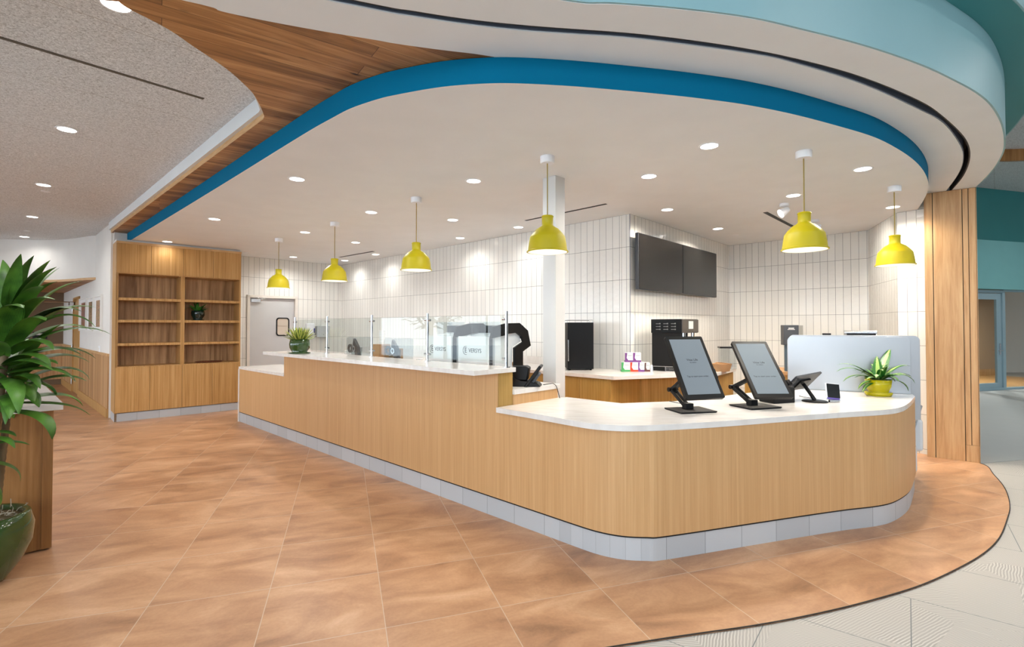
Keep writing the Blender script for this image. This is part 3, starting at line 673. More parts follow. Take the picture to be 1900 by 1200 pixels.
mb = MB(); q = TP(sj-0.14, -0.01); mb.tube([q+(0.95,), add2(q, TN, -0.06)+(0.95,), add2(add2(q, TN, -0.06), TD, -0.13)+(0.95,)], 0.012); mb.tube([q+(0.85,), q+(1.12,)], 0.018); mb.build('door_handle', M_steel, gd, world=True)
gw = thing('window_20', 'large fixed pane with a blue-grey frame beside the glass door', 'window', TP(2.2)+(0,)); gw['kind'] = 'structure'
mb = MB(); frame_bars(mb, sj, sj+2.6, 0, 2.42, 0.05); mb.build('window_frame', M_slate, gw, world=True)
mb = MB(); mb.prism([TP(sj+0.05, 0.02), TP(sj+2.55, 0.02), TP(sj+2.55, 0.03), TP(sj+0.05, 0.03)], 0.05, 2.37); mb.build('pane', M_glass, gw, world=True)
mb = MB(); mb.prism([TP(-3, 2.6), TP(5, 2.6), TP(5, 2.7), TP(-3, 2.7)], 0, 2.9); mb.prism([TP(-3, 0.15), TP(-3, 2.7), TP(-3.1, 2.7), TP(-3.1, 0.15)], 0, 2.9); struct(mb.build('wall_meeting_room', M_tan))
mb = MB(); mb.prism([TP(-3, 2.58), TP(5, 2.58), TP(5, 2.6), TP(-3, 2.6)], 0, 0.2); struct(mb.build('baseboard_meeting_room', M_cab))
mb = MB(); mb.prism([TP(-3, 0.15), TP(5, 0.15), TP(5, 2.7), TP(-3, 2.7)], 2.85, 2.9); struct(mb.build('ceiling', M_white))
mb = MB(); mb.prism([TP(-3, 0.1), TP(5, 0.1), TP(5, 2.7), TP(-3, 2.7)], -0.004, 0.002); struct(mb.build('floor', M_cab))
# corridor floor in darker grey behind the column
c0 = U(1818, 859, 0)
mb = MB(); mb.prism([(5.3, 6.0), c0, U(1900, 852, 0), (9.5, 7.8), (17, 9), (17, 12), TP(3), TP(-5), (5.9, 7.4)], -0.005, -0.001); struct(mb.build('floor', mat('grey_corridor_floor', (172, 175, 173), 0.55)))

# ------------------------------------------------------------------ wood-clad pilaster on the right
pL, pR = U(1721, 847, 0), U(1794, 856, 0)
pil = thing('clad_pilaster', 'full-height oak-clad pilaster right of the curved counter', 'pilaster', ((pL[0]+pR[0])/2, (pL[1]+pR[1])/2, 0))
pdv = Vector((pR[0]-pL[0], pR[1]-pL[1])); plen = pdv.length; pdv.normalize(); pn = (-pdv.y, pdv.x); pdv = (pdv.x, pdv.y)
def PP(s, p): return (pL[0]+pdv[0]*s+pn[0]*p, pL[1]+pdv[1]*s+pn[1]*p)
def sx_(px, py=700): return V(px, py, pL, pdv)[0]
mb = MB(); mb.prism([PP(0.004, 0.015), PP(sx_(1817)-0.004, 0.015), PP(sx_(1817)-0.004, 0.5), PP(0.004, 0.5)], 0, Z2-0.001); mb.build('core', M_gapshade, pil, world=True)  # core coloured black so the panel gaps look shaded
mb = MB(); mb.prism([PP(0, 0.0), PP(0.004, 0.0), PP(0.004, 0.5), PP(0, 0.5)], 0, Z2-0.002); mb.build('side_panel', M_pil, pil, world=True)
for a, c, zb in ((1719, 1734, 0), (1735, 1789.5, 0), (1790.5, 1801, 0.19), (1801.8, 1815.5, 0.19)):
    mb = MB(); s0, s1 = (sx_(a) if a > 1720 else 0.003), sx_(c); mb.prism([PP(s0+0.001, 0), PP(s1-0.001, 0), PP(s1-0.001, 0.018), PP(s0+0.001, 0.018)], zb, Z2-0.002); mb.build('panel', M_pil, pil, world=True, bevel=0.0015)
mb = MB(); s0, s1 = sx_(1790.5), sx_(1815.5); mb.prism([PP(s0, -0.004), PP(s1, -0.004), PP(s1, 0.018), PP(s0, 0.018)], 0.0, 0.188); mb.build('base_block', M_pil, pil, world=True, bevel=0.0015)
mb = MB(); s1 = sx_(1817); mb.prism([PP(s1-0.004, 0), PP(s1, 0), PP(s1, 0.5), PP(s1-0.004, 0.5)], 0, Z2-0.002); mb.build('side_panel', M_pil, pil, world=True)

# white column behind the counter
cc = U(1030.7, 324.8, HC)
ca = math.atan2(UU[1], UU[0])
mb = MB(); Mc = Matrix.Translation((cc[0], cc[1], 0)) @ Matrix.Rotation(ca, 4, 'Z'); mb.box(-0.155, 0, 0, 0, 0.14, HC-0.001, Mc)
o = mb.build('column', mat('column_paint', (208, 207, 205), 0.55)); struct(o)
# ------------------------------------------------------------------ reception counter
fl = [U(px, py, 0) for px, py in [(1075.5, 1016.8), (1113.8, 1029.5), (1156, 1038), (1202, 1040.3), (1242, 1037.2), (1441, 1003.7), (1563, 984), (1620, 976.8), (1653.4, 968.8), (1678.7, 953), (1689.7, 937), (1697, 908.7)]]
curve = smooth(catmull([CP(-0.2, 0), O0]+fl, 6), 2)
path = [CP(s/4.0-6.415, 0) for s in range(0, 24)]+curve
sl_i = [U(px, py, 0.885) for px, py in [(1694, 731.4)]]
ZS = 0.885
back = [U(px, py, ZS) for px, py in [(1694, 731.4), (1462, 720.5), (1253.7, 744), (1152.6, 747.8), (1051.6, 736.4), (1032.6, 737)]]
ctr = thing('reception_counter', 'long oak service counter with a grey tiled base and rounded corner', 'counter', CP(-3, 0.4)+(0,), 0)
# plinth ribbon, narrow tiles round the bend
L0 = 0
bend0 = 24+6
mb = MB(); mb.strip(path, 0, 0.15, 0, lambda i: 3.0 if 32 <= i <= 56 else 1.0); mb.build('tiled_plinth', M_plinth, ctr, world=True)
inn = offset(path, 0.02)
mb = MB(); mb.prism(path+inn[::-1], 0.146, 0.149); mb.prism(offset(path, -0.008)+inn[::-1], 0.149, 0.161); mb.build('shadow_reveal', M_gapshade, ctr, world=True)  # black strip painted in as the shadow line below the panel
face = offset(path, -0.012)
mb = MB(); mb.band(face, 0.160, 0.845, 0.03); mb.build('front_panel', M_oak, ctr, world=True)
# carcass behind the low runs
ci = offset(curve, 0.03)
mb = MB(); mb.prism(ci+[add2(back[0], (-0.05, 0.02))]+[add2(p, (-0.02, -0.03)) for p in back[1:]]+[CP(-0.46, 0.7), CP(-0.46, 0.03)], 0.0, 0.845); mb.build('carcass', M_oak, ctr, world=True)
mb = MB(); mb.prism([CP(-6.40, 0.02), CP(-4.66, 0.02), CP(-4.66, 0.62), CP(-6.40, 0.62)], 0, 0.845); mb.build('carcass', M_oak, ctr, world=True)
# raised bar wall
mb = MB(); mb.prism([CP(-4.66, -0.014), CP(-0.488, -0.014), CP(-0.488, 0.155), CP(-4.66, 0.155)], 0.845, 1.157); mb.build('raised_panel', M_oak, ctr, world=True)
mb = MB(); mb.prism([CP(-0.487, -0.004), CP(-0.484, -0.004), CP(-0.484, 0.158), CP(-0.487, 0.158)], 0.886, 1.156); mb.build('end_panel', M_kit, ctr, world=True)
mb = MB(); mb.prism([CP(-4.65, 0.16), CP(-0.475, 0.16), CP(-0.475, 0.74), CP(-4.65, 0.74)], 0, 0.97); mb.build('carcass', M_oak, ctr, world=True)

# worktops
st = [U(px, py, ZS) for px, py in [(920.4, 755.8), (984, 766), (1047, 777), (1089.5, 784), (1121, 787), (1163, 789), (1216, 788), (1300, 783.6), (1360, 779.6), (1460, 772), (1560, 765), (1640, 760), (1672, 755), (1688, 746), (1698, 735)]]
stc = smooth(catmull(st, 5), 1)
wt = thing('worktop', 'white quartz worktop with a rounded corner, lowest level, under the tablets', 'worktop', (1.5, 4.0, ZS-0.04))
mb = MB(); mb.prism(stc+[(back[0][0]+0.005, back[0][1]+0.01)]+back[1:-1]+[CP(-0.48, 0.735), CP(-0.48, -0.02)], ZS-0.04, ZS); mb.build('slab', M_quartz, wt, world=True, bevel=0.002)
wt = thing('worktop', 'white quartz bar top overhanging the raised middle of the counter', 'worktop', CP(-2.5, 0)+(1.157,))
mb = MB(); mb.prism([CP(-4.64, -0.30), CP(-0.45, -0.30), CP(-0.45, 0.162), CP(-4.64, 0.162)], 1.157, 1.195); mb.build('slab', M_quartz, wt, world=True, bevel=0.002)
wt = thing('worktop', 'white quartz work surface behind the raised bar, holding the coffee machines', 'worktop', CP(-2.5, 0.45)+(0.97,))
mb = MB(); mb.prism([CP(-4.65, 0.156), CP(-0.46, 0.156), CP(-0.46, 0.76), CP(-4.65, 0.76)], 0.97, 1.01); mb.build('slab', M_quartz, wt, world=True, bevel=0.002)
wt = thing('worktop', 'low white quartz top with a white end panel, farthest end of the counter', 'worktop', CP(-5.5, 0.3)+(0,))
mb = MB(); mb.prism([CP(-6.43, -0.02), CP(-4.655, -0.02), CP(-4.655, 0.66), CP(-6.43, 0.66)], 0.845, 0.885); mb.build('slab', M_quartz, wt, world=True, bevel=0.002)
mb = MB(); mb.prism([CP(-6.45, -0.02), CP(-6.41, -0.02), CP(-6.41, 0.66), CP(-6.45, 0.66)], 0.0, 0.845); mb.build('end_panel', M_quartz, wt, world=True, bevel=0.002)

# rear L-shaped service counter
ZR = 0.98
bu = Vector((Cc[0]-B_[0], Cc[1]-B_[1])).normalized(); bn = (bu.y*-1, bu.x); bu = (bu.x, bu.y)
if bn[1] > 0: bn = (-bn[0], -bn[1])
def BP(s, p): return (Cc[0]+bu[0]*s+bn[0]*p, Cc[1]+bu[1]*s+bn[1]*p)
mdv = Vector((D_[0]-Cc[0], D_[1]-Cc[1])).normalized(); mdv = (mdv.x, mdv.y)
q1 = U(1139, 698, ZR); q2 = U(1331, 691, ZR); q3 = U(1366, 682.7, ZR)
qp = (q1[0]-Cc[0])*bn[0]+(q1[1]-Cc[1])*bn[1]
wq = add2(Cc, mdv, 1.35)
rear = [BP(-6.6, 0.004), BP(-6.6, qp), q1, q2, q3, add2(wq, (0.02, -0.02)), add2(Cc, (0.01, -0.012))]
sc_ = thing('service_counter', 'oak kitchen counter along the white tiled wall behind the white column', 'counter', (-1.5, 8.2, 0))
b1, b1p = add2(q1, (-0.02, 0.05)), BP(-6.58, qp-0.03)
x1 = add2(b1, VV, 0.62)
mb = MB(); mb.prism([BP(-6.58, 0.01), b1p, b1, x1, add2(Cc, (0.02, -0.02))], 0.1, ZR-0.04); mb.build('carcass', M_kit, sc_, world=True)
q2i, q3i = add2(q2, (-0.03, 0.05)), add2(q3, (-0.04, 0.0))
mb = MB(); mb.prism([x1, add2(q2i, (-0.0, 0.06)), q2i, q3i, add2(wq, (0.0, -0.03)), add2(Cc, (0.02, -0.02))], 0.0, ZR-0.04); mb.build('carcass', M_kit, sc_, world=True)
for k in range(10):
    s1 = (b1[0]-Cc[0])*bu[0]+(b1[1]-Cc[1])*bu[1]-0.03-k*0.41
    mb = MB(); mb.prism([BP(s1, qp-0.035), BP(s1-0.40, qp-0.035), BP(s1-0.40, qp-0.015), BP(s1, qp-0.015)], 0.12, ZR-0.06); mb.build('cabinet_door', M_kit, sc_, world=True)
wt = thing('worktop', 'white quartz worktop along the white tiled wall, under the tea cartons', 'worktop', (-1.2, 8.0, ZR-0.04))
mb = MB(); mb.prism(rear, ZR-0.04, ZR); mb.build('slab', M_quartz, wt, world=True, bevel=0.002)
mb = MB(); mb.prism([BP(-6.6, 0.002), BP(-0.95, 0.002), BP(-0.95, 0.022), BP(-6.6, 0.022)], ZR, ZR+0.11); mb.build('upstand', M_quartz, wt, world=True)

# ------------------------------------------------------------------ bookcase
bL, bR = (-6.36, 8.11), (-5.03, 9.37)
bd = Vector((bR[0]-bL[0], bR[1]-bL[1])); BW = bd.length; ba = math.atan2(bd.y, bd.x)
bc = thing('bookcase', 'tall built-in oak bookcase with eight open shelves and cupboards above and below', 'bookcase', (bL[0], bL[1], 0), ba)
BH = 2.91
bpl = (bL, (math.cos(ba), math.sin(ba)))
def bz(px, py): return V(px, py, bpl[0], bpl[1])
zs = [bz(240, y)[1] for y in (506.5, 512)]
def zat(py_left): return bz(218, py_left)[1]
ztop_op = zat(506.5)      # bottom of upper doors
sh = [zat(551.5), zat(593), zat(637)]; zlo = zat(680.5)
DEP = 0.40
t = 0.022
mb = MB()
mb.box(0, 0.0, 0.13, t, DEP, BH); mb.box(BW-t, 0.0, 0.13, BW, DEP, BH); mb.box(t, 0.0, BH-0.03, BW-t, DEP, BH)
mb.build('side_frame', M_cab, bc, bevel=0.001)
mb = MB(); mb.box(-0.001, 0.0, 0.0, 0.03, 0.52, BH); mb.build('end_panel', M_cab, bc)
mb = MB(); mb.box(t, DEP-0.02, 0.13, BW-t, DEP, BH-0.03); mb.build('back_panel', M_cabin, bc)
mb = MB(); mb.box(BW/2-0.03, 0.002, zlo, BW/2+0.03, DEP-0.02, ztop_op); mb.build('divider', M_cab, bc, bevel=0.001)
for z in sh:
    for x0, x1 in ((t, BW/2-0.03), (BW/2+0.03, BW-t)):
        mb = MB(); mb.box(x0, 0.004, z-0.042, x1, DEP-0.02, z); mb.build('shelf', M_cab, bc, bevel=0.001)
mb = MB(); mb.box(t, 0.002, zlo-0.03, BW-t, DEP-0.02, zlo); mb.build('bottom_board', M_cab, bc, bevel=0.001)
mb = MB(); mb.box(t, 0.0, ztop_op, BW-t, DEP-0.02, ztop_op+0.03); mb.build('top_board', M_cab, bc)
w4 = (BW-0.004)/4
for k in range(4):
    mb = MB(); mb.box(0.002+k*w4+0.002, -0.02, ztop_op+0.012, 0.002+(k+1)*w4-0.002, -0.002, BH-0.035); mb.build('upper_door', M_cab, bc, bevel=0.001)
    mb = MB(); mb.box(0.002+k*w4+0.002, -0.02, 0.14, 0.002+(k+1)*w4-0.002, -0.002, zlo-0.012); mb.build('lower_door', M_cab, bc, bevel=0.001)
mb = MB(); mb.box(0.004, -0.0012, ztop_op+0.014, BW-0.004, -0.0003, BH-0.036); mb.box(0.004, -0.0012, 0.142, BW-0.004, -0.0003, zlo-0.014); mb.build('shadow_gap', M_gapshade, bc)  # black sheet behind the doors puts shade into their gaps
mb = MB(); mb.box(-0.001, -0.022, BH-0.034, BW, 0.0, BH); mb.build('top_rail', M_edge, bc)
mb = MB(); mb.strip([(-0.002, 0.5), (-0.002, 0.0), (BW, 0.0), (BW, 0.4)], 0, 0.13, 0.12); mb.build('tiled_plinth', M_plinth, bc)
# block of wall behind the bookcase
Mb = ROOT[bc.name]
mb = MB(); mb.box(0.004, DEP+0.002, 0, BW-0.002, 0.88, Z2-0.004, Mb); mb.box(0.004, 0.06, BH+0.001, BW-0.01, DEP+0.01, HC-0.001, Mb); struct(mb.build('wall_block', M_white))

def pot(root, prof, m, name='pot', seg=40):
    mb = MB(); mb.lathe(prof, seg); return mb.build(name, m, root, smooth=True)
# small potted plant in the bookcase
def at_shelf(px, py, y): 
    s, z = bz(px, py); return s
s_, _ = V(366, 590, add2(bL, (-UU[0], -UU[1]), 0.18), bpl[1])
p0 = Mb @ Vector((s_, 0.18, sh[1]))
pp = thing('potted_plant', 'small leafy plant in a dark glazed pot on a bookcase shelf', 'potted plant', tuple(p0))
pot(pp, [(0, 0), (0.1, 0), (0.1, 0.012), (0.075, 0.014), (0.07, 0.03), (0.105, 0.09), (0.108, 0.14), (0.098, 0.175), (0.09, 0.175), (0.095, 0.13), (0.0, 0.13)], M_potdark)
mb = MB()
for k in range(26):
    a = random.uniform(0, 6.28); mb.leaf((0.02*math.cos(a), 0.02*math.sin(a), 0.15), a, R(random.uniform(25, 85)), random.uniform(0.14, 0.24), 0.05, random.uniform(0.5, 1.3), 6)
for a in (180, 188, 200): mb.leaf((0, 0, 0.15), R(a), R(40), 0.27, 0.02, 1.9, 6)
mb.build('foliage', M_leafd, pp, smooth=True)
s_, _ = V(387, 668, add2(bL, (-UU[0], -UU[1]), 0.16), bpl[1])
p0 = Mb @ Vector((s_, 0.16, zlo))
tr = thing('tray', 'flat carved wooden tray lying on the lowest bookcase shelf', 'tray', tuple(p0), ba)
mb = MB(); mb.lathe([(0, 0), (0.16, 0), (0.21, 0.02), (0.2, 0.026), (0.15, 0.01), (0, 0.01)], 32, Matrix.Scale(0.6, 4, (0, 1, 0)) @ Matrix.Scale(1.1, 4, (1, 0, 0))); mb.build('dish', wood('walnut_dish', (70, 34, 22), (112, 60, 38), (150, 96, 60)), tr, smooth=True)

# ------------------------------------------------------------------ pictures, wall plate, sign
arts = [((150, 163.5), (553, 614), 'leftmost', ((92, 104, 70), (168, 96, 60), (120, 130, 150))), ((164, 176.5), (551, 615), 'middle', ((60, 70, 54), (130, 96, 60), (176, 150, 120))), ((177.5, 191.5), (547.5, 616), 'rightmost', ((120, 90, 100), (190, 150, 110), (100, 110, 80)))]
for (xa, xb), (ya, yb), nm, cols in arts:
    s0, z1 = V(xb, ya, WL, WD); s1, _ = V(xa, ya, WL, WD); _, z0 = V((xa+xb)/2, yb, WL, WD); _, z1 = V((xa+xb)/2, ya, WL, WD)
    q = WP((s0+s1)/2, 0)
    pf = thing('framed_picture', nm+' of the three white-framed pictures on the left wall', 'picture', (q[0], q[1], (z0+z1)/2), math.atan2(-WD[1], -WD[0]))
    hw = abs(s1-s0)/2; hh = (z1-z0)/2
    mb = MB()
    for (a, bb, c, d) in ((-hw, -hh, hw, -hh+0.03), (-hw, hh-0.03, hw, hh), (-hw, -hh+0.03, -hw+0.03, hh-0.03), (hw-0.03, -hh+0.03, hw, hh-0.03)): mb.box(a, -0.035, bb, c, -0.002, d)
    mb.build('frame', M_white, pf)
    mb = MB(); mb.box(-hw+0.03, -0.015, -hh+0.03, hw-0.03, -0.004, hh-0.03); mb.build('mount', M_paper, pf)
    am = bpy.data.materials.new('art'); am.use_nodes = True; N, L, bb_ = nodes(am)
    t_ = N.new('ShaderNodeTexCoord'); n_ = N.new('ShaderNodeTexNoise'); n_.inputs['Scale'].default_value = 9; n_.inputs['Detail'].default_value = 3; n_.inputs['Distortion'].default_value = 2
    r_ = ramp(N, [(0.35, cols[0]), (0.5, cols[1]), (0.65, cols[2])]); L.new(t_.outputs['Object'], n_.inputs['Vector']); L.new(n_.outputs['Fac'], r_.inputs[0]); L.new(r_.outputs[0], bb_.inputs['Base Color'])
    mb = MB(); mb.box(-hw*0.5, -0.017, -hh*0.72, hw*0.5, -0.0155, hh*0.72); mb.build('print', am, pf)
s, z = V(185, 648, WL, WD); q = WP(s, 0)
wp = thing('wall_plate', 'white outlet plate above the wainscot on the left wall', 'outlet', (q[0], q[1], z), math.atan2(-WD[1], -WD[0]))
mb = MB(); mb.box(-0.06, -0.012, -0.06, 0.06, 0.0, 0.06); mb.build('plate', M_lampw, wp, bevel=0.003)
mb = MB(); mb.box(-0.02, -0.016, -0.03, 0.02, -0.012, 0.03); mb.build('socket', M_white, wp)
sA, zA = V(74, 622, e0, (-VV[0], -VV[1])); q = add2(add2(e0, VV, -sA), WD, -0.0)
sg = thing('wall_sign', 'small dark sign on the taupe corridor wall behind the tall plant', 'sign', (q[0], q[1], zA), math.atan2(VV[1], VV[0]))
mb = MB(); mb.box(-0.14, -0.02, -0.09, 0.14, -0.001, 0.09); mb.build('plaque', M_slot, sg)
mb = MB(); mb.box(-0.1, -0.023, 0.01, 0.1, -0.02, 0.05); mb.build('pictogram', M_white, sg)

# ------------------------------------------------------------------ planter cabinet at left edge
kc = U(94, 1018, 0)
pk = thing('divider_cabinet', 'walnut-toned low cabinet with a white top at the left edge', 'cabinet', (kc[0], kc[1], 0), math.atan2(VV[1], VV[0]))
mb = MB(); mb.box(-1.5, 0.0, 0.012, -0.002, 1.7, 0.955); mb.build('body', M_dark, pk)
mb = MB(); mb.box(-0.05, -0.006, 0.012, 0.004, 1.7, 0.955); mb.build('corner_board', M_dark, pk)
mb = MB(); mb.box(-1.54, -0.05, 0.955, 0.05, 1.75, 1.0); mb.build('top', M_quartz, pk, bevel=0.002)
for x in (-0.06, -1.4):
    for y in (0.05, 1.6):
        mb = MB(); mb.lathe([(0, 0), (0.018, 0), (0.018, 0.012), (0, 0.012)], 12, Matrix.Translation((x, y, 0))); mb.build('foot', M_black, pk)

# ------------------------------------------------------------------ large dracaena
dp = U(-45, 1083, 0)
dr = thing('potted_dracaena', 'tall dracaena with long strap leaves in a large green glazed pot', 'potted plant', (dp[0], dp[1], 0))
pot(dr, [(0, 0), (0.13, 0), (0.14, 0.02), (0.2, 0.1), (0.25, 0.22), (0.255, 0.32), (0.235, 0.39), (0.225, 0.40), (0.205, 0.395), (0.21, 0.36), (0, 0.36)], M_potgreen, seg=56)
mb = MB()
for k in range(90):
    a = random.uniform(0, 6.28); r = random.uniform(0.0, 0.2); p = Vector((r*math.cos(a), r*math.sin(a), 0.37)); pts = [p.copy()]
    for j in range(5):
        p = p+Vector((random.uniform(-.03, .03), random.uniform(-.03, .03), random.uniform(-.01, .022))); p.z = max(p.z, 0.365); pts.append(p.copy())
    mb.tube(pts, 0.0025, 4)
mb.build('moss', mat('moss', (168, 158, 138), 0.9), dr)
mb = MB(); mb.lathe([(0, 0.36), (0.21, 0.365), (0.1, 0.385), (0, 0.39)], 24); mb.build('soil', M_soil, dr)
canes = [((-0.03, 0.02), (0.17, 0.0, 1.62), 'x'), ((0.06, 0.03), (0.02, 0.1, 1.28), 'y'), ((-0.02, -0.06), (-0.06, -0.12, 0.98), 'z')]
def cane(b0, top, nleaf, Lr, wr, lean, seed, el_lo=-20, el_hi=88, span=0.55, az_bias=None):
    random.seed(seed)
    P0 = Vector((b0[0], b0[1], 0.34)); P1 = Vector(top); pts = []; rad = []
    n = 46
    for i in range(n+1):
        t = i/n; p = P0.lerp(P1, t)+Vector((lean*math.sin(math.pi*t), 0, 0)); pts.append(p); rad.append(0.024*(1-0.3*t)*(1.07 if i % 2 else 0.95))
    m = MB(); m.tube(pts, rad, 10); m.build('trunk', M_bark, dr, smooth=True)
    m = MB()
    for k in range(nleaf):
        f = k/(nleaf-1)
        z = P1.z-span*(1-f)
        t = (z-P0.z)/(P1.z-P0.z); base = P0.lerp(P1, t)+Vector((lean*math.sin(math.pi*t), 0, 0))
        a = k*2.39996+random.uniform(-.3, .3)
        if az_bias is not None and random.random() < 0.35: a = az_bias+random.uniform(-0.9, 0.9)
        e = R(el_lo+(el_hi-el_lo)*f**1.25+random.uniform(-8, 8))
        m.leaf(base+Vector((0.015*math.cos(a), 0.015*math.sin(a), 0)), a, e, random.uniform(*Lr)*(0.78+0.3*math.sin(math.pi*f)), random.uniform(*wr), random.uniform(0.9, 1.9)*(1.0 if f < 0.85 else 0.45), 12, 0.3, random.uniform(-.35, .35))
    m.build('foliage', M_leaf, dr, smooth=True)
cane((-0.03, 0.02), (0.165, 0.0, 1.60), 44, (0.36, 0.52), (0.08, 0.115), 0.03, 3, 0, 85, 0.42, 0.1)
cane((0.05, 0.05), (0.10, 0.1, 1.27), 18, (0.36, 0.50), (0.08, 0.11), 0.0, 5, -5, 70, 0.25, 0.0)
cane((-0.03, -0.06), (0.03, -0.1, 0.90), 13, (0.28, 0.42), (0.07, 0.095), 0.0, 9, -15, 65, 0.2, 0.0)

# ------------------------------------------------------------------ sneeze guard
sgd = thing('sneeze_guard', 'clear glass screen on steel posts standing on the raised white bar', 'glass screen', CP(-2.5, 0.09)+(1.195,))
ps = [-0.486, -1.55, -2.56, -3.61, -4.55]
for s in ps:
    q = CP(s, 0.088)
    mb = MB(); mb.tube([q+(1.195,), q+(1.655,)], 0.0125, 16)
    mb.lathe([(0, 0), (0.03, 0), (0.03, 0.008), (0, 0.008)], 20, Matrix.Translation(q+(1.195,)))
    p_ = mb.build('post', M_chrome, sgd, world=True, smooth=2)
    for z in (1.265, 1.59):
        mb = MB()
        for k in ((-1, 1) if s != ps[0] else (-1,)):
            a = CP(s+k*0.012, 0.088); c = CP(s+k*0.045, 0.088); mb.tube([a+(z,), c+(z,)], 0.011, 10)
        mb.build('clamp', M_steel, sgd, world=True)
for i in range(4):
    a, c = ps[i]-0.03, ps[i+1]+0.03
    mb = MB(); mb.prism([CP(a, 0.085), CP(c, 0.085), CP(c, 0.091), CP(a, 0.091)], 1.225, 1.622); mb.build('glass_panel', M_glass, sgd, world=True)
for o in sgd.children:
    pass

# potted succulent on the bar
q = U(556, 655.5, 1.195)
ps_ = thing('potted_plant', 'yellow and green striped succulent in a green glazed pot on the raised bar', 'potted plant', (q[0], q[1], 1.195))
pot(ps_, [(0, 0), (0.125, 0), (0.13, 0.014), (0.095, 0.016), (0.09, 0.022), (0.118, 0.07), (0.122, 0.12), (0.112, 0.18), (0.104, 0.18), (0.108, 0.16), (0, 0.155)], M_potgreen)
mb = MB()
for k in range(58):
    a = k*2.4; f = k/57; mb.leaf((0.05*(1-f)*math.cos(a), 0.05*(1-f)*math.sin(a), 0.155), a, R(20+65*f), 0.15+0.05*math.sin(3*f), 0.035, 0.25, 5, 0.5)
mb.build('foliage', M_leafs, ps_, smooth=True)

# ------------------------------------------------------------------ coffee machines on the work surface
sp0 = CP(-0.95, 0.0)
def arch_pt(px, py):
    s, z = V(px, py, sp0, VV); return (s, z)
outer = [(926, 628), (926, 604), (940, 599.5), (965, 599), (980, 613), (985.5, 641), (971, 652), (971, 683)]
innr = [(955, 683), (955, 645), (971, 634), (968.5, 624), (959.5, 617), (945, 619), (938, 622)]
ao = [arch_pt(*p) for p in outer]; ai = [arch_pt(*p) for p in innr]
back_p = 0.34
prof = [(back_p+0.02, ao[0][1]), (back_p+0.05, ao[1][1]-0.01)]+ao[2:]+ai
prof = [(p, max(z, 1.0101)) for p, z in prof]
def machine(s_right, label):
    w = 0.42
    r = thing('coffee_machine', label, 'coffee machine', CP(s_right-w/2, 0.55)+(1.01,), math.atan2(UU[1], UU[0]))
    # local x along the counter, local y towards the kitchen
    def P(p): return p-0.55
    ztop = 1.435-1.01
    mb = MB(); mb.box(-w/2, P(back_p), 0.02, w/2, P(back_p)+0.02, ztop); mb.build('back_panel', M_towel, r, bevel=0.004)
    pf = [(P(p), z-1.01) for p, z in prof]
    Msd = lambda x: Matrix.Translation((x, 0, 0)) @ Matrix(((0, 0, 1, 0), (1, 0, 0, 0), (0, 1, 0, 0), (0, 0, 0, 1)))
    for x in (w/2-0.001,):
        mb = MB(); mb.prism(pf, 0, 0.025, M=Msd(x)); mb.build('side_trim', M_black, r, bevel=0.003)
    sidep = [(P(back_p)+0.021, 0.01), (P(back_p)+0.021, ztop)]+[(P(p), z-1.01+0.005) for p, z in ai[::-1]]
    sidep = [(a, max(0.01, c)) for a, c in sidep]
    pg = P(arch_pt(923, 640)[0])
    sidep[0] = (pg, 0.01); sidep[1] = (pg, sidep[2][1]-0.01)
    mb = MB(); mb.box(-w/2+0.02, P(back_p)+0.021, 0.01, w/2-0.04, pg-0.001, ztop-0.02); mb.build('dark_filler', M_dgrey, r)  # dark box filling the space between back and side panels
    mb = MB(); mb.prism(sidep, -w+0.03, 0.0, M=Msd(w/2-0.01)); mb.build('body', M_towel, r)
    mb = MB(); mb.box(-w/2+0.03, P(0.60), 0.40, w/2-0.03, P(0.86), 0.53); mb.build('front_display', M_black, r, bevel=0.004)
    mb = MB()
    for x in (-0.1, 0.1): mb.lathe([(0, 0), (0.07, 0), (0.085, 0.12), (0.085, 0.14), (0, 0.14)], 20, Matrix.Translation((x, P(0.5), ztop+0.0)))
    mb.build('bean_hopper', M_acry, r, smooth=2)
    mb = MB(); mb.tube([(0, P(0.78), 0.40), (0, P(0.78), 0.28)], 0.02, 10); mb.build('spout', M_steel, r)
    for x in (-w/2+0.04, w/2-0.04):
        for y in (0.38, 0.8):
            mb = MB(); mb.lathe([(0, 0), (0.02, 0), (0.02, 0.02), (0, 0.02)], 12, Matrix.Translation((x, P(y), 0))); mb.build('foot', M_black, r)
    mb = MB(); mb.box(-w/2+0.02, P(0.6), 0.012, w/2-0.02, P(0.85), 0.05); mb.build('drip_tray', M_dgrey, r)
    MT = Matrix.Translation((0.035, P(back_p)-0.001, 0.29)) @ Matrix.Rotation(R(90), 4, 'X')
    text_mesh('VERSYS', 0.056, M_ink, 'lettering', r, MT)
    MT2 = Matrix.Translation((-0.095, P(back_p)-0.001, 0.29)) @ Matrix.Rotation(R(90), 4, 'X')
    text_mesh('E', 0.068, M_ink, 'lettering', r, MT2)
    mb = MB(); pts = [(-0.095+0.04*math.cos(a), P(back_p)-0.002, 0.29+0.04*math.sin(a)) for a in [R(70+20*k) for k in range(12)]]; mb.tube(pts, 0.002, 5); mb.build('logo_ring', M_ink, r)
    return r
machine(-0.975, 'white coffee machine with a black arched side, nearest to the white column')
machine(-1.50, 'second white coffee machine, left of the one with the exposed black arch')

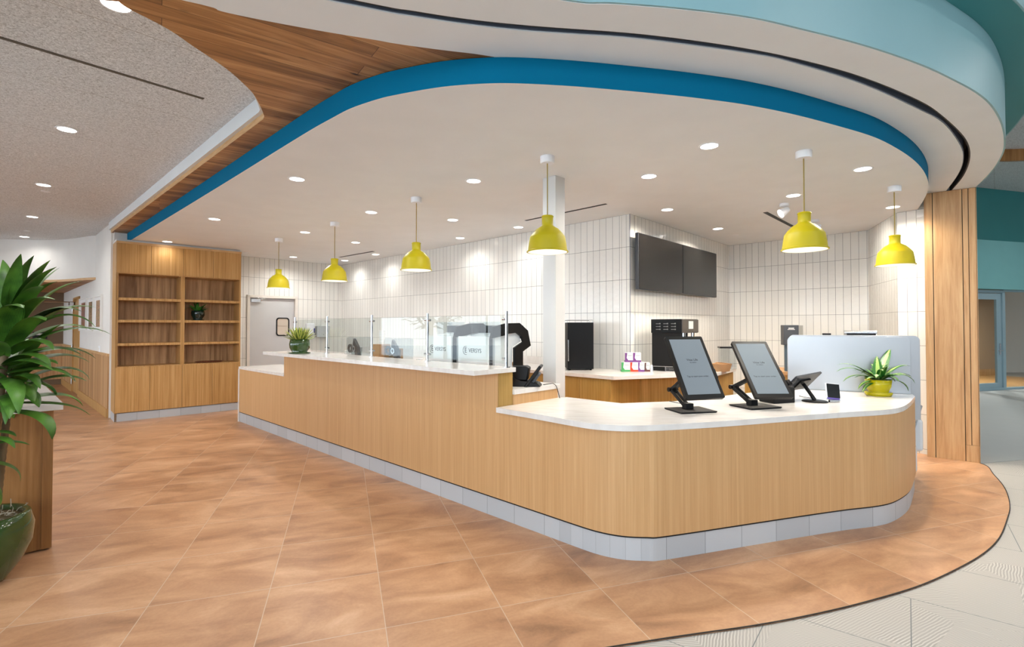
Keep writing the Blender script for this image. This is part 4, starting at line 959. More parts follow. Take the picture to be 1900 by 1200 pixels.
# POS terminal on the work surface end
q = U(978, 716.5, 1.01)
pt = thing('pos_terminal', 'black sales terminal seen from behind beside the white column', 'terminal', (q[0], q[1]+0.06, 1.01), R(-8))
mb = MB(); mb.prism([(-0.15, 0), (0.13, 0), (0.10, 0.03), (-0.04, 0.05), (-0.15, 0.10)], -0.1, 0.1, M=Matrix(((1, 0, 0, 0), (0, 0, 1, 0), (0, 1, 0, 0), (0, 0, 0, 1)))); mb.build('base', M_black, pt, bevel=0.006)
mb = MB(); mb.prism([(-0.15, 0.05), (-0.13, 0.17), (0.0, 0.175), (0.03, 0.16), (0.01, 0.05)], -0.08, 0.08, M=Matrix(((1, 0, 0, 0), (0, 0, 1, 0), (0, 1, 0, 0), (0, 0, 0, 1)))); mb.build('printer', M_black, pt, bevel=0.012)
Mt = Matrix.Translation((0.065, -0.01, 0.09)) @ Matrix.Rotation(R(-54), 4, 'Y')
mb = MB(); mb.box(-0.12, -0.11, -0.012, 0.11, 0.11, 0.014, Mt); mb.build('screen', M_black, pt, bevel=0.008)
mb = MB(); mb.box(-0.07, -0.07, -0.04, 0.05, 0.07, -0.012, Mt); mb.build('screen_back', M_dgrey, pt, bevel=0.008)
mb = MB(); a = U(1008, 714, 1.012); c = U(1034, 712.5, 1.012); e = U(1038, 724, 0.98); f = U(1040.5, 735, 0.89)
cb = MB(); cb.tube(catmull([a+(1.014,), ((a[0]+c[0])/2, (a[1]+c[1])/2, 1.02), CP(-0.46, 0.66)+(1.02,), CP(-0.44, 0.68)+(0.99,), CP(-0.42, 0.70)+(0.89,)], 6), 0.0035, 6)
tag(cb.build('cable', M_black), 'black cable running from the sales terminal down to the lower worktop', 'cable')

# ------------------------------------------------------------------ blenders under clear covers, cartons, cups
def blender(s, p, label):
    r = thing('blender', label, 'blender', CP(s, p)+(1.01,), math.atan2(UU[1], UU[0]))
    XZ = Matrix(((1, 0, 0, 0), (0, 0, 1, 0), (0, 1, 0, 0), (0, 0, 0, 1)))
    mb = MB(); mb.prism([(0.12, 0), (0.13, 0.14), (0.10, 0.27), (0.0, 0.37), (-0.02, 0.30), (0.02, 0.2), (0.06, 0.1), (0.06, 0)], -0.08, -0.04, M=XZ); mb.build('housing', M_dgrey, r, bevel=0.008)
    mb = MB(); mb.box(-0.13, -0.1, 0, 0.14, 0.1, 0.05); mb.build('base', M_black, r, bevel=0.01)
    mb = MB(); mb.lathe([(0, 0), (0.06, 0), (0.075, 0.2), (0.07, 0.2), (0.055, 0.01), (0, 0.01)], 20, Matrix.Translation((-0.06, 0, 0.05))); mb.build('jug', M_acry, r, smooth=2)
    MK = Matrix.Translation((0.035, -0.082, 0.24)) @ Matrix.Rotation(R(90), 4, 'X')
    mb = MB(); mb.lathe([(0.018, 0), (0.036, 0), (0.036, 0.012), (0.018, 0.012)], 20, MK, close=True); mb.build('hinge_ring', M_steel, r, smooth=2)
    mb = MB(); mb.lathe([(0.03, 0), (0.055, 0), (0.055, 0.02), (0.03, 0.02)], 20, Matrix.Translation((-0.09, -0.06, 0.24)) @ Matrix.Rotation(R(90), 4, 'X'), close=True); mb.build('hinge_ring', M_dgrey, r, smooth=2)
    b2 = MB(); b2.box(-0.15, -0.105, 0.052, 0.16, 0.12, 0.385); b2.build('cover', M_acry, r, bevel=0.03)
    return r
blender(-3.50, 0.46, 'blender under a clear cover behind the glass, left of the cardboard boxes')
blender(-2.62, 0.46, 'blender under a clear cover behind the glass, right of the cardboard boxes')
for k, (s, p, h, lab) in enumerate(((-3.12, 0.55, 0.30, 'larger brown cardboard box between the two blenders'), (-2.93, 0.62, 0.25, 'smaller brown cardboard box beside the larger one'))):
    bx_ = thing('cardboard_box', lab, 'box', CP(s, p)+(1.01,), math.atan2(UU[1], UU[0])+0.1*k)
    mb = MB(); mb.box(-0.085+0.02*k, -0.08, 0, 0.085-0.02*k, 0.08, h); mb.build('carton', M_cardb, bx_, bevel=0.002)
    mb = MB(); mb.box(-0.086+0.02*k, -0.081, h*0.62, 0.086-0.02*k, 0.081, h*0.63); mb.build('flap_seam', M_kit, bx_)
def cup_stack(s, p, z, r0, h, name, label, group=None):
    q = CP(s, p); o = thing('cup_stack', label, 'cups', q+(z,), 0, group)
    mb = MB()
    n = max(3, int(h/0.03))
    prof = [(0, 0), (r0*0.75, 0)]
    for k in range(n): prof += [(r0*0.9, h*(k+0.6)/n), (r0, h*(k+0.95)/n), (r0*0.86, h*(k+1)/n)]
    prof += [(0, h)]
    mb.lathe(prof, 18); mb.build('cups', M_paper, o, smooth=2); return o
cup_stack(-3.10, 0.55, 1.31, 0.04, 0.17, 'a', 'tall stack of white paper cups on the larger cardboard box')
cup_stack(-3.88, 0.5, 1.01, 0.035, 0.2, 'b', 'white cup stack behind the striped succulent')
cup_stack(-2.25, 0.5, 1.01, 0.04, 0.16, 'c', 'short white cup stack right of the blenders')
cup_stack(-2.12, 0.56, 1.01, 0.045, 0.13, 'd', 'shortest white cup stack near the left coffee machine')
# wall dispensers on the end wall
s, z = V(572.5, 612, A_, AB)
q = add2(A_, AB, s); sd = thing('soap_dispenser', 'white soap dispenser on the tiled end wall', 'dispenser', (q[0], q[1], 1.34), rd)
mb = MB(); mb.box(-0.09, -0.12, 0, 0.09, -0.002, 0.26); mb.build('housing', M_lampw, sd, bevel=0.02)
mb = MB(); mb.box(0.06, -0.13, 0.05, 0.088, -0.12, 0.15); mb.build('push_bar', mat('navy', (50, 60, 130), 0.4), sd, bevel=0.004)
s, z = V(596, 615, A_, AB)
q = add2(A_, AB, s); sd = thing('towel_dispenser', 'steel paper towel dispenser on the tiled end wall', 'dispenser', (q[0], q[1], 1.29), rd)
mb = MB(); mb.box(-0.15, -0.11, 0, 0.15, -0.002, 0.25); mb.build('cabinet', M_steel, sd, bevel=0.006)
mb = MB(); mb.lathe([(0, 0), (0.012, 0), (0.012, 0.01), (0, 0.01)], 12, Matrix.Translation((0.02, -0.11, 0.06)) @ Matrix.Rotation(R(90), 4, 'X')); mb.build('lock', M_chrome, sd)
# wooden boards on the rear worktop
q = BP(-1.9, 0.45)
bd_ = thing('serving_board', 'brown wooden boards stacked on the rear worktop beside the white column', 'board', q+(ZR,), math.atan2(bu[1], bu[0]))
for k in range(2):
    mb = MB(); mb.box(-0.3+0.03*k, -0.14, 0.02*k, 0.3, 0.14, 0.02*k+0.018); mb.build('board', M_cardb, bd_, bevel=0.003)
# ------------------------------------------------------------------ black fridge, espresso machine, cartons
q0 = U(1053, 686.8, ZR); q1f = U(1101.5, 686.8, ZR)
fw = math.dist(q0, q1f); fang = math.atan2(q1f[1]-q0[1], q1f[0]-q0[0])
fr = thing('mini_fridge', 'black counter-top fridge on the rear worktop right of the white column', 'fridge', q0+(ZR,), fang)
mb = MB(); mb.box(0, 0.03, 0.015, fw, 0.36, 0.60); mb.build('body', M_blackm, fr, bevel=0.004)
mb = MB(); mb.box(0.0, 0, 0.015, fw, 0.028, 0.60); mb.build('door', M_black, fr, bevel=0.004)
mb = MB(); mb.tube([(0.01, -0.02, 0.12), (0.01, -0.02, 0.38)], 0.007); mb.tube([(0.01, -0.02, 0.38), (0.01, 0.0, 0.38)], 0.006); mb.tube([(0.01, -0.02, 0.12), (0.01, 0.0, 0.12)], 0.006); mb.build('handle', M_steel, fr)
mb = MB(); mb.tube([(0.0, 0.01, 0.60), (0, 0.01, 0.63), (fw-0.01, 0.01, 0.63), (fw-0.01, 0.01, 0.60)], 0.004, 6); mb.tube([(0.0, 0.3, 0.60), (0, 0.3, 0.63), (fw-0.01, 0.3, 0.63), (fw-0.01, 0.3, 0.60)], 0.004, 6); mb.build('top_rail', M_steel, fr)
for x in (0.03, fw-0.03):
    for y in (0.04, 0.32):
        mb = MB(); mb.lathe([(0, 0), (0.015, 0), (0.015, 0.016), (0, 0.016)], 10, Matrix.Translation((x, y, 0))); mb.build('foot', M_black, fr)

P2 = (2.03, 6.06)
ea = math.atan2(UU[1], UU[0])
es = thing('espresso_machine', 'large black bean-to-cup machine on the rear worktop below the screens', 'coffee machine', P2+(ZR,), ea)
# local: x along -side (negative = left), y away along VV
mb = MB(); mb.box(-0.40, 0.02, 0, -0.02, 0.22, 0.64); mb.build('body', M_blackm, es, bevel=0.004)
mb = MB(); mb.box(-0.40, 0.0, 0.47, 0.0, 0.46, 0.64); mb.build('head', M_black, es, bevel=0.004)
mb = MB(); mb.box(-0.40, 0.22, 0, -0.25, 0.46, 0.47); mb.build('rear_tank', M_blackm, es)
mb = MB(); mb.box(0.0, 0.005, 0.475, 0.012, 0.455, 0.635); mb.build('front_plate', mat('bronze_grey', (84, 78, 72), 0.35, metal=0.4), es, bevel=0.003)
mb = MB(); mb.box(0.012, 0.17, 0.52, 0.018, 0.29, 0.615); mb.build('display', mat('display_pale', (190, 194, 190), 0.3, emit=(190, 194, 190), estr=0.3), es)
M_btn = mat('button_grey', (120, 120, 118), 0.4)
for i in range(3):
    for j in range(3):
        mb = MB(); mb.box(-0.33+0.10*i, -0.006, 0.51+0.035*j, -0.285+0.10*i, 0.0, 0.518+0.035*j); mb.box(-0.283+0.10*i, -0.008, 0.507+0.035*j, -0.27+0.10*i, 0.0, 0.523+0.035*j); mb.build('side_button', M_btn, es)
for y in (0.1, 0.36):
    mb = MB(); mb.tube([(-0.02, y, 0.47), (-0.02, y, 0.40)], 0.022, 12); mb.build('spout', M_chrome, es)
mb = MB(); mb.box(-0.22, 0.02, 0, 0.02, 0.44, 0.05); mb.build('drip_tray', M_steel, es, bevel=0.003)
mb = MB(); a = U(1212, 688, ZR); c = U(1258, 690, ZR)
rl = thing('guard_rail', 'thin steel rail on the rear worktop in front of the black machine', 'rail', a+(ZR,))
mb = MB(); zz = ZR+0.06; mb.tube([a+(ZR,), a+(zz,), c+(zz,), c+(ZR,)], 0.004, 6); m_ = ((a[0]+c[0])/2, (a[1]+c[1])/2); mb.tube([m_+(ZR,), m_+(zz,)], 0.004, 6); mb.build('bars', M_steel, rl, world=True)
mb = MB(); mb.box(-0.012, -0.004, 0, 0.012, 0.004, 0.085, Matrix.Translation(U(1209, 690, ZR)+(ZR,))); mb.build('card_clip', M_lampw, rl, world=True)

def carton(px, py, z, w, h, band, label):
    q = U(px, py, z)
    r = thing('tea_carton', label, 'carton', q+(z,), R(-6))
    mb = MB(); mb.box(-w/2, -0.01, 0, w/2, 0.07, h); mb.build('box', M_paper, r, bevel=0.002)
    mb = MB(); mb.box(-w/2-0.001, -0.012, 0.001, w/2+0.001, 0.071, h*0.2); mb.build('colour_band', band, r)
    mb = MB(); mb.prism([(-w/2, h*0.2), (-w/2, h-0.001), (-w/2+w*0.28, h-0.001), (-w/2+w*0.2, h*0.45), (-w/2+w*0.4, h*0.2)], 0, 0.0015, M=Matrix.Translation((0, -0.0105, 0)) @ Matrix.Rotation(R(90), 4, 'X')); mb.build('colour_patch', band, r)
    mb = MB(); mb.box(-w*0.15, -0.0122, h*0.7, w*0.35, -0.0102, h*0.72); mb.build('print_line', M_ink, r)
    return r
M_pur = mat('purple_print', (118, 60, 132), 0.5); M_grn = mat('green_print', (70, 160, 90), 0.5); M_red = mat('red_print', (206, 64, 34), 0.5); M_brn = mat('maroon_print', (90, 46, 44), 0.5)
hh = 0.115
carton(1161, 689.3, ZR, 0.105, hh, M_grn, 'green and white tea carton, left end of the bottom row')
carton(1176.5, 689.3, ZR, 0.095, hh, M_red, 'red and white tea carton in the bottom row')
carton(1189.5, 689.3, ZR, 0.075, hh, M_pur, 'purple and white tea carton in the bottom row, right of the red one')
carton(1201, 689.0, ZR, 0.06, hh*0.95, M_brn, 'maroon and white tea carton standing apart, nearest the black machine')
yb = U(1161, 689.3, ZR)[1]
def carton_top(px, lab):
    x = (px-950)/F*(yb+0.0)
    r = carton(px, 670.5, ZR+hh, 0.095, hh, M_pur, lab); r.location = (x, yb+0.01, ZR+hh); return r
carton_top(1167, 'purple and white tea carton, left one on the top row')
carton_top(1182, 'purple and white tea carton, right one on the top row')

# ------------------------------------------------------------------ two wall screens
nrm = (mdv[1], -mdv[0])
ma = math.atan2(mdv[1], mdv[0])
tv0 = add2(Cc, nrm, 0.12)
tl = V(1185, 480, tv0, mdv)[0]; tm = V(1266.7, 480, tv0, mdv)[0]; trr = V(1329.5, 480, tv0, mdv)[0]
zt = V(1185, 430.8, tv0, mdv)[1]; zbm = V(1185, 536, tv0, mdv)[1]
for s0, s1, lab in ((tl, tm, 'wall-mounted black screen, the nearer and larger-looking of the pair'), (tm, trr, 'wall-mounted black screen, the farther of the pair')):
    q = add2(tv0, mdv, (s0+s1)/2); w = (s1-s0)/2-0.002
    r = thing('menu_screen', lab, 'screen', (q[0], q[1], (zt+zbm)/2), ma)
    h2 = (zt-zbm)/2
    mb = MB(); mb.box(-w, 0.004, -h2, w, 0.05, h2); mb.build('housing', M_dgrey, r, bevel=0.003)
    mb = MB(); mb.box(-w+0.008, -0.002, -h2+0.008, w-0.008, 0.004, h2-0.008); mb.build('display', M_tv, r)
    mb = MB(); mb.box(-0.2, 0.05, -0.15, 0.2, 0.118, 0.15); mb.build('wall_bracket', M_black, r)

# ------------------------------------------------------------------ self-order kiosks
XZ = Matrix(((1, 0, 0, 0), (0, 0, 1, 0), (0, 1, 0, 0), (0, 0, 0, 1)))
def kiosk(base, brot, c0, az, tilt, W, L, label):
    r = thing('order_kiosk', label, 'kiosk', (base[0], base[1], ZS), brot)
    inv = ROOT[r.name].inverted()
    mb = MB(); mb.box(-0.15, -0.12, 0.004, 0.15, 0.12, 0.012); 
    mb.prism(rrect(0.15, 0.12, 0.012), 0.0, 0.006); mb.build('base_plate', M_blackm, r, bevel=0.002)
    rt = Vector((math.sin(az), math.cos(az), 0)); bk = Vector((-math.cos(az), math.sin(az), 0)); upv = bk*math.sin(tilt)+Vector((0, 0, 1))*math.cos(tilt)
    nb = rt.cross(upv)*-1
    if nb.dot(bk) < 0: nb = -nb
    ctr_ = Vector(c0)+upv*(L/2)
    Mw = Matrix.Identity(4)
    for i in range(3): Mw[i][0] = rt[i]; Mw[i][1] = upv[i]; Mw[i][2] = -nb[i]; Mw[i][3] = ctr_[i]
    Ml = inv @ Mw      # local z points at the customer
    mb = MB(); mb.prism(rrect(W/2, L/2, 0.012), -0.028, 0.0, M=Ml); mb.build('housing', M_black, r, bevel=0.002)
    mb = MB(); mb.box(-W/2+0.026, -L/2+0.034, 0.0, W/2-0.026, L/2-0.028, 0.0015, Ml); sc = mb.build('display', M_screen, r)
    text_mesh('Vitas Life', 0.026, M_ink, 'lettering', sc, Ml @ Matrix.Translation((0, 0.055, 0.002)), depth=0.0003)
    text_mesh('by sodexo', 0.013, M_ink, 'lettering', sc, Ml @ Matrix.Translation((0, 0.033, 0.002)), depth=0.0002)
    text_mesh('Tap to start your order.', 0.019, M_ink, 'lettering', sc, Ml @ Matrix.Translation((0, -0.085, 0.002)), depth=0.0002)
    mb = MB(); mb.box(-0.05, -0.05, -0.045, 0.05, 0.05, -0.028, Ml); mb.build('mount_plate', M_black, r, bevel=0.002)
    mb = MB(); mb.box(W/2, -0.1, -0.05, W/2+0.012, -0.02, -0.005, Ml); mb.box(W/2-0.03, -0.09, -0.06, W/2+0.02, -0.03, -0.028, Ml); mb.build('card_reader', M_black, r, bevel=0.004)
    at = Ml @ Vector((0, -0.02, -0.05))
    foot = Vector((-0.01, 0.03, 0.012)); elb = Vector((-0.03, 0.20, 0.14))
    def link(a, c, w, th, nm, slot=False):
        d = (c-a); ln = d.length; d.normalize(); sx = Vector((1, 0, 0)); ny = d.cross(sx).normalized(); sx = ny.cross(d)
        M_ = Matrix.Identity(4)
        for i in range(3): M_[i][0] = sx[i]; M_[i][1] = ny[i]; M_[i][2] = d[i]; M_[i][3] = a[i]
        m = MB()
        if slot:
            m.box(-w/2, -th/2, 0, -w/2+0.012, th/2, ln, M_); m.box(w/2-0.012, -th/2, 0, w/2, th/2, ln, M_); m.box(-w/2+0.012, -th/2, ln*0.8, w/2-0.012, th/2, ln, M_); m.box(-w/2+0.012, -th/2, 0, w/2-0.012, th/2, ln*0.2, M_)
        else: m.box(-w/2, -th/2, 0, w/2, th/2, ln, M_)
        m.build(nm, M_blackm, r, bevel=0.003)
    mb = MB(); mb.box(-0.035, 0.0, 0.012, 0.03, 0.06, 0.055); mb.build('pedestal', M_blackm, r, bevel=0.004)
    link(foot+Vector((0, 0, 0.02)), elb, 0.05, 0.028, 'lower_arm', True)
    link(elb, at, 0.045, 0.024, 'upper_arm')
    mb = MB(); mb.tube([elb+Vector((-0.04, 0, 0)), elb+Vector((0.04, 0, 0))], 0.018, 14); mb.build('elbow_pin', M_black, r, smooth=2)
    return r
kiosk((1.364, 3.879), R(13), (1.417, 3.699, 1.005), 1.324, 0.570, 0.325, 0.53, 'tilted touch-screen order kiosk on the low worktop, left one of two')
kiosk((1.949, 4.065), R(18), (2.015, 3.883, 0.987), 1.528, 0.750, 0.300, 0.57, 'tilted touch-screen order kiosk on the low worktop, right one of two')

# black printer box behind the right kiosk
q = U(1458, 748, ZS)
pb = thing('receipt_printer', 'black box-shaped printer just behind the right order kiosk', 'printer', q+(ZS,), R(17))
mb = MB(); mb.box(-0.12, 0.0, 0.0, 0.10, 0.17, 0.13); mb.build('housing', M_blackm, pb, bevel=0.006)
mb = MB(); mb.box(-0.10, 0.02, 0.13, 0.08, 0.15, 0.136); mb.build('lid', M_black, pb, bevel=0.002)
# cashier tablet seen from behind, with customer display
q = U(1512, 745, ZS)
ct = thing('cashier_tablet', 'tilted black cashier tablet with its back to the viewer on a round foot', 'tablet', q+(ZS,), R(20))
mb = MB(); mb.lathe([(0, 0), (0.10, 0), (0.10, 0.006), (0.09, 0.012), (0, 0.014)], 40); mb.build('round_foot', M_black, ct, smooth=2)
Mt = Matrix.Translation((-0.01, 0.14, 0.15)) @ Matrix.Rotation(R(8), 4, 'Y') @ Matrix.Rotation(R(-52), 4, 'X')
Mt = Matrix.Translation((-0.01, 0.12, 0.155)) @ Matrix.Rotation(R(-6), 4, 'Y') @ Matrix.Rotation(R(-42), 4, 'X')
mb = MB(); mb.prism(rrect(0.15, 0.115, 0.012), -0.006, 0.008, M=Mt); mb.build('slate', M_dgrey, ct, bevel=0.002)
mb = MB(); mb.box(-0.06, -0.05, -0.02, 0.06, 0.05, -0.006, Mt); mb.build('mount', M_black, ct, bevel=0.003)
mb = MB(); mb.tube(catmull([(0.0, 0.0, 0.012), (-0.01, 0.03, 0.06), (-0.01, 0.10, 0.14)], 6), 0.016, 10); mb.build('stem', M_black, ct, smooth=True)
mb = MB(); mb.box(-0.19, -0.04, -0.02, -0.15, 0.06, 0.03, Mt); mb.build('card_reader', M_black, ct, bevel=0.004)
q = U(1548, 746, ZS)
cd = thing('customer_display', 'small square dark customer display with a purple-edged stand', 'display', q+(ZS,), R(4))
Mt = Matrix.Translation((0, 0.02, 0.085)) @ Matrix.Rotation(R(-16), 4, 'X') @ Matrix.Rotation(R(6), 4, 'Y')
mb = MB(); mb.box(-0.062, -0.006, -0.068, 0.062, 0.006, 0.072, Mt); mb.build('housing', M_lampw, cd, bevel=0.004)
mb = MB(); mb.box(-0.052, -0.009, -0.052, 0.058, -0.006, 0.068, Mt); mb.build('screen', M_tv, cd)
mb = MB(); mb.box(-0.058, -0.0095, -0.067, 0.05, -0.0065, -0.052, Mt); mb.build('purple_strip', mat('violet', (92, 76, 150), 0.4), cd)
mb = MB(); mb.tube([(-0.045, 0.0, 0.012), (0.045, 0.0, 0.012)], 0.012, 12); mb.build('foot_roll', M_steel, cd, smooth=2)
cb = MB(); a = U(1483, 735, ZS); c = U(1506, 741, ZS); cb.tube(catmull([a+(ZS+0.005,), ((a[0]+c[0])/2, (a[1]+c[1])/2+0.03, ZS+0.005), c+(ZS+0.012,)], 8), 0.003, 6)
tag(cb.build('cable', M_black), 'black cable between the printer box and the cashier tablet', 'cable')
cb = MB(); a = U(1242, 745, ZS); c = U(1262, 749, ZS); cb.tube(catmull([a+(ZS+0.004,), ((a[0]+c[0])/2-0.02, (a[1]+c[1])/2+0.05, ZS+0.004), c+(ZS+0.004,)], 8), 0.003, 6)
tag(cb.build('cable', M_dgrey), 'grey cable behind the foot of the left order kiosk', 'cable')

# yellow potted plant
q = U(1630, 733.5, ZS)
yp = thing('potted_plant', 'variegated leafy plant in a yellow pot on the low worktop', 'potted plant', (q[0], q[1], ZS))
pot(yp, [(0, 0), (0.10, 0), (0.112, 0.03), (0.105, 0.036), (0.078, 0.032), (0.082, 0.045), (0.10, 0.09), (0.106, 0.15), (0.097, 0.15), (0.094, 0.13), (0, 0.13)], M_potyel)
mb = MB(); mb.lathe([(0, 0.13), (0.095, 0.132), (0.05, 0.15), (0, 0.155)], 20); mb.build('moss', mat('green_moss', (104, 112, 60), 0.95), yp)
mb = MB()
random.seed(21)
spec = [(35, 52, 0.38, 0.075, 0.5), (10, 38, 0.36, 0.05, 1.2), (170, 42, 0.36, 0.05, 1.3), (178, 35, 0.38, 0.05, 1.5), (185, 22, 0.34, 0.045, 1.5), (0, 28, 0.30, 0.05, 1.4), (-20, 30, 0.30, 0.055, 2.2), (-8, 10, 0.28, 0.05, 2.0), (195, 5, 0.24, 0.045, 1.4), (200, -5, 0.22, 0.05, 1.3), (60, 75, 0.22, 0.07, 0.6), (260, 60, 0.2, 0.06, 1.2), (290, 40, 0.2, 0.06, 1.5), (230, 35, 0.22, 0.055, 1.6), (320, 35, 0.24, 0.06, 1.6)]
for az, el, L_, w, dr_ in spec: mb.leaf((0, 0, 0.14), R(az), R(el), L_*1.12, w*1.15, dr_*0.85, 9, 0.2)
for k in range(22): mb.leaf((0, 0, 0.14), random.uniform(0, 6.28), R(random.uniform(20, 80)), random.uniform(0.14, 0.24), 0.05, random.uniform(0.8, 1.8), 7, 0.2)
mb.build('foliage', M_leafv, yp, smooth=True)

# ------------------------------------------------------------------ stainless unit closing the right end
pa, pb_ = U(1462, 720.5, ZS), U(1694, 731.4, ZS)
pv = Vector((pb_[0]-pa[0], pb_[1]-pa[1])); pl_ = pv.length; pang = math.atan2(pv.y, pv.x)
su = thing('steel_unit', 'stainless steel equipment with a tall rounded splash panel at the right end', 'steel equipment', pa+(0,), pang)
XZm = Matrix(((1, 0, 0, 0), (0, 0, 1, 0), (0, 1, 0, 0), (0, 0, 0, 1)))
def rr_top(x0, x1, z0, z1, r, n=6):
    o = [(x0, z0), (x1, z0)]
    for k in range(n+1): a = R(90*k/n); o.append((x1-r+r*math.cos(a), z1-r+r*math.sin(a)))
    for k in range(n+1): a = R(90+90*k/n); o.append((x0+r+r*math.cos(a), z1-r+r*math.sin(a)))
    return o
M_panel = mat('brushed_steel', (188, 190, 193), 0.36, metal=0.85)
mb = MB(); mb.prism(rr_top(0, pl_-0.012, ZS+0.002, 1.43, 0.05), 0.004, 0.02, M=XZm); mb.build('splash_panel', M_panel, su, bevel=0.002)
mb = MB(); mb.prism(rr_top(0.02, pl_+0.10, 0.62, 1.44, 0.05), 0.18, 0.195, M=XZm); mb.build('rear_panel', M_panel, su, bevel=0.002)
mb = MB(); mb.box(0.02, 0.02, 0.70, pl_-0.03, 0.6, 0.86); mb.box(0.02, 0.196, 0.86, pl_-0.02, 0.5, 1.38); mb.build('housing', M_steel, su, bevel=0.004)
M_sd = mat('white_enamel', (216, 222, 226), 0.25)
for k in range(3):
    mb = MB(); mb.tube([(pl_-0.12+0.05*k, 0.1, 0.20+0.1*k), (pl_+0.09+0.02*k, 0.32, 0.62+0.06*k)], 0.018, 8); mb.build('strut', M_steel, su, smooth=2)
mb = MB(); mb.box(pl_-0.2, 0.22, 0.30, pl_+0.13, 0.5, 0.62); mb.build('ice_bin', M_sd, su, bevel=0.03)
mb = MB(); mb.box(pl_-0.35, 0.0, 0.12, pl_+0.035, 0.16, 0.42); mb.build('lower_cover', M_sd, su, bevel=0.045)
mb = MB(); mb.box(pl_-0.5, 0.1, 0.0, pl_+0.02, 0.6, 0.13); mb.build('plinth', M_dgrey, su)
mr_ = thing('steel_roll', 'rolled steel cover lying on top of the stainless splash panel', 'cover', tuple(ROOT[su.name] @ Vector((pl_*0.62, 0.3, 1.44))), pang)
MR = Matrix.Rotation(R(90), 4, 'Y')
mb = MB(); mb.lathe([(0, -0.11), (0.024, -0.11), (0.024, 0.17), (0, 0.17)], 20, Matrix.Translation((0, 0, 0.024)) @ MR); mb.build('roll', M_steel, mr_, smooth=2)
mb = MB(); mb.box(-0.09, -0.03, 0.0, 0.16, -0.022, 0.016); mb.build('black_strip', M_black, mr_)
lt = thing('lid_handle', 'small dark handle on top of the stainless panel left of the steel roll', 'handle', tuple(ROOT[su.name] @ Vector((pl_*0.36, 0.26, 1.44))), pang)
mb = MB(); mb.box(-0.04, -0.015, 0, 0.04, 0.015, 0.018); mb.build('grip', M_black, lt, bevel=0.006)
# dispenser on a post behind the panel
yq = 6.3
def at(px, py, y): a, cc_, zz_ = ray(px, py); t_ = y/cc_; return (a*t_, y, H+zz_*t_)
w0 = at(1454, 603, yq); w1 = at(1488, 640, yq)
dd = thing('wall_dispenser', 'dark grey box dispenser on a pole behind the stainless panel', 'dispenser', (w0[0], yq, 0.97), R(-14))
bwid = w1[0]-w0[0]; ztp = w0[2]-0.97; zbt = w1[2]-0.97
mb = MB(); mb.box(0, 0, zbt, bwid*0.75, 0.14, ztp); mb.build('housing', M_dgrey, dd, bevel=0.004)
mb = MB(); mb.box(bwid*0.75, 0.01, zbt+0.04, bwid*0.98, 0.14, ztp-0.003); mb.build('side_cover', mat('warm_grey', (140, 136, 128), 0.5), dd, bevel=0.003)
mb = MB(); mb.box(bwid*0.24, -0.0015, ztp-0.045, bwid*0.52, 0, ztp-0.033); mb.box(bwid*0.2, -0.0015, ztp-0.058, bwid*0.56, 0, ztp-0.052); mb.build('pale_marking', M_white, dd)
mb = MB(); mb.box(0.02, 0.03, 0.0, 0.06, 0.07, zbt); mb.build('pole', mat('slate', (70, 86, 98), 0.4), dd)

# work table along the far right tiled wall, with things on it
tA = U(1367, 690, 0.97)
tA = add2(tA, (0.25, 0.35))
tb = thing('work_table', 'wooden-edged prep table in the far kitchen corner behind the kiosks', 'table', tA+(0,), math.atan2(-0.70, 0.71))
mb = MB(); mb.box(0, 0, 0.93, 0.95, 0.75, 0.97); mb.build('table_top', M_cardb, tb, bevel=0.002)
for x in (0.0, 0.45, 0.87):
    mb = MB(); mb.box(x, 0.02, 0, x+0.06, 0.72, 0.93); mb.build('upright', M_kit, tb)
mb = MB(); mb.box(0.06, 0.05, 0.55, 0.87, 0.7, 0.58); mb.build('shelf', M_kit, tb)
mb = MB(); mb.box(0.06, 0.69, 0.0, 0.87, 0.72, 0.93); mb.build('back_panel', M_blackm, tb)
MTb = ROOT[tb.name]
for x, w, lab in ((0.18, 0.16, 'left'), (0.40, 0.14, 'right')):
    q = MTb @ Vector((x, 0.2, 0.58)); o = thing('storage_bin', 'pale storage bin on the prep table shelf, the '+lab+' one', 'bin', tuple(q), math.atan2(-0.70, 0.71))
    mb = MB(); mb.box(-w/2, -0.1, 0, w/2, 0.1, 0.14); mb.build('tub', M_paper, o, bevel=0.01)
    mb = MB(); mb.box(-w/2-0.006, -0.106, 0.14, w/2+0.006, 0.106, 0.152); mb.build('lid', M_cardb, o, bevel=0.004)
q = at(1352, 683, 6.55)
pj = thing('glass_canister', 'clear square canister with a black lid behind the right order kiosk', 'canister', (q[0], 6.55, ZR), R(-10))
qz = at(1352, 643, 6.55)[2]-ZR
pj.location = (q[0]-0.02, 6.5, ZR); ROOT[pj.name] = Matrix.Translation(pj.location)
mb = MB(); mb.box(-0.1, 0, 0, 0.1, 0.14, qz-0.02); mb.build('jar', M_acry, pj, bevel=0.008)
mb = MB(); mb.box(-0.105, -0.004, qz-0.02, 0.105, 0.144, qz); mb.build('lid', M_black, pj, bevel=0.004)
q = at(1335, 681, 6.3)
bs = thing('wicker_basket', 'low brown basket on the rear worktop beside the left order kiosk', 'basket', (q[0], 6.25, ZR), R(20))
mb = MB(); mb.lathe([(0, 0), (0.11, 0), (0.14, 0.09), (0.132, 0.09), (0.105, 0.01), (0, 0.01)], 28, Matrix.Scale(0.75, 4, (0, 1, 0))); mb.build('bowl', M_cardb, bs, smooth=2)
mb = MB(); mb.tube(catmull([(-0.13, 0, 0.085), (0, 0.06, 0.1), (0.13, 0, 0.085)], 8), 0.006, 6); mb.build('rim', M_dark, bs, smooth=True)

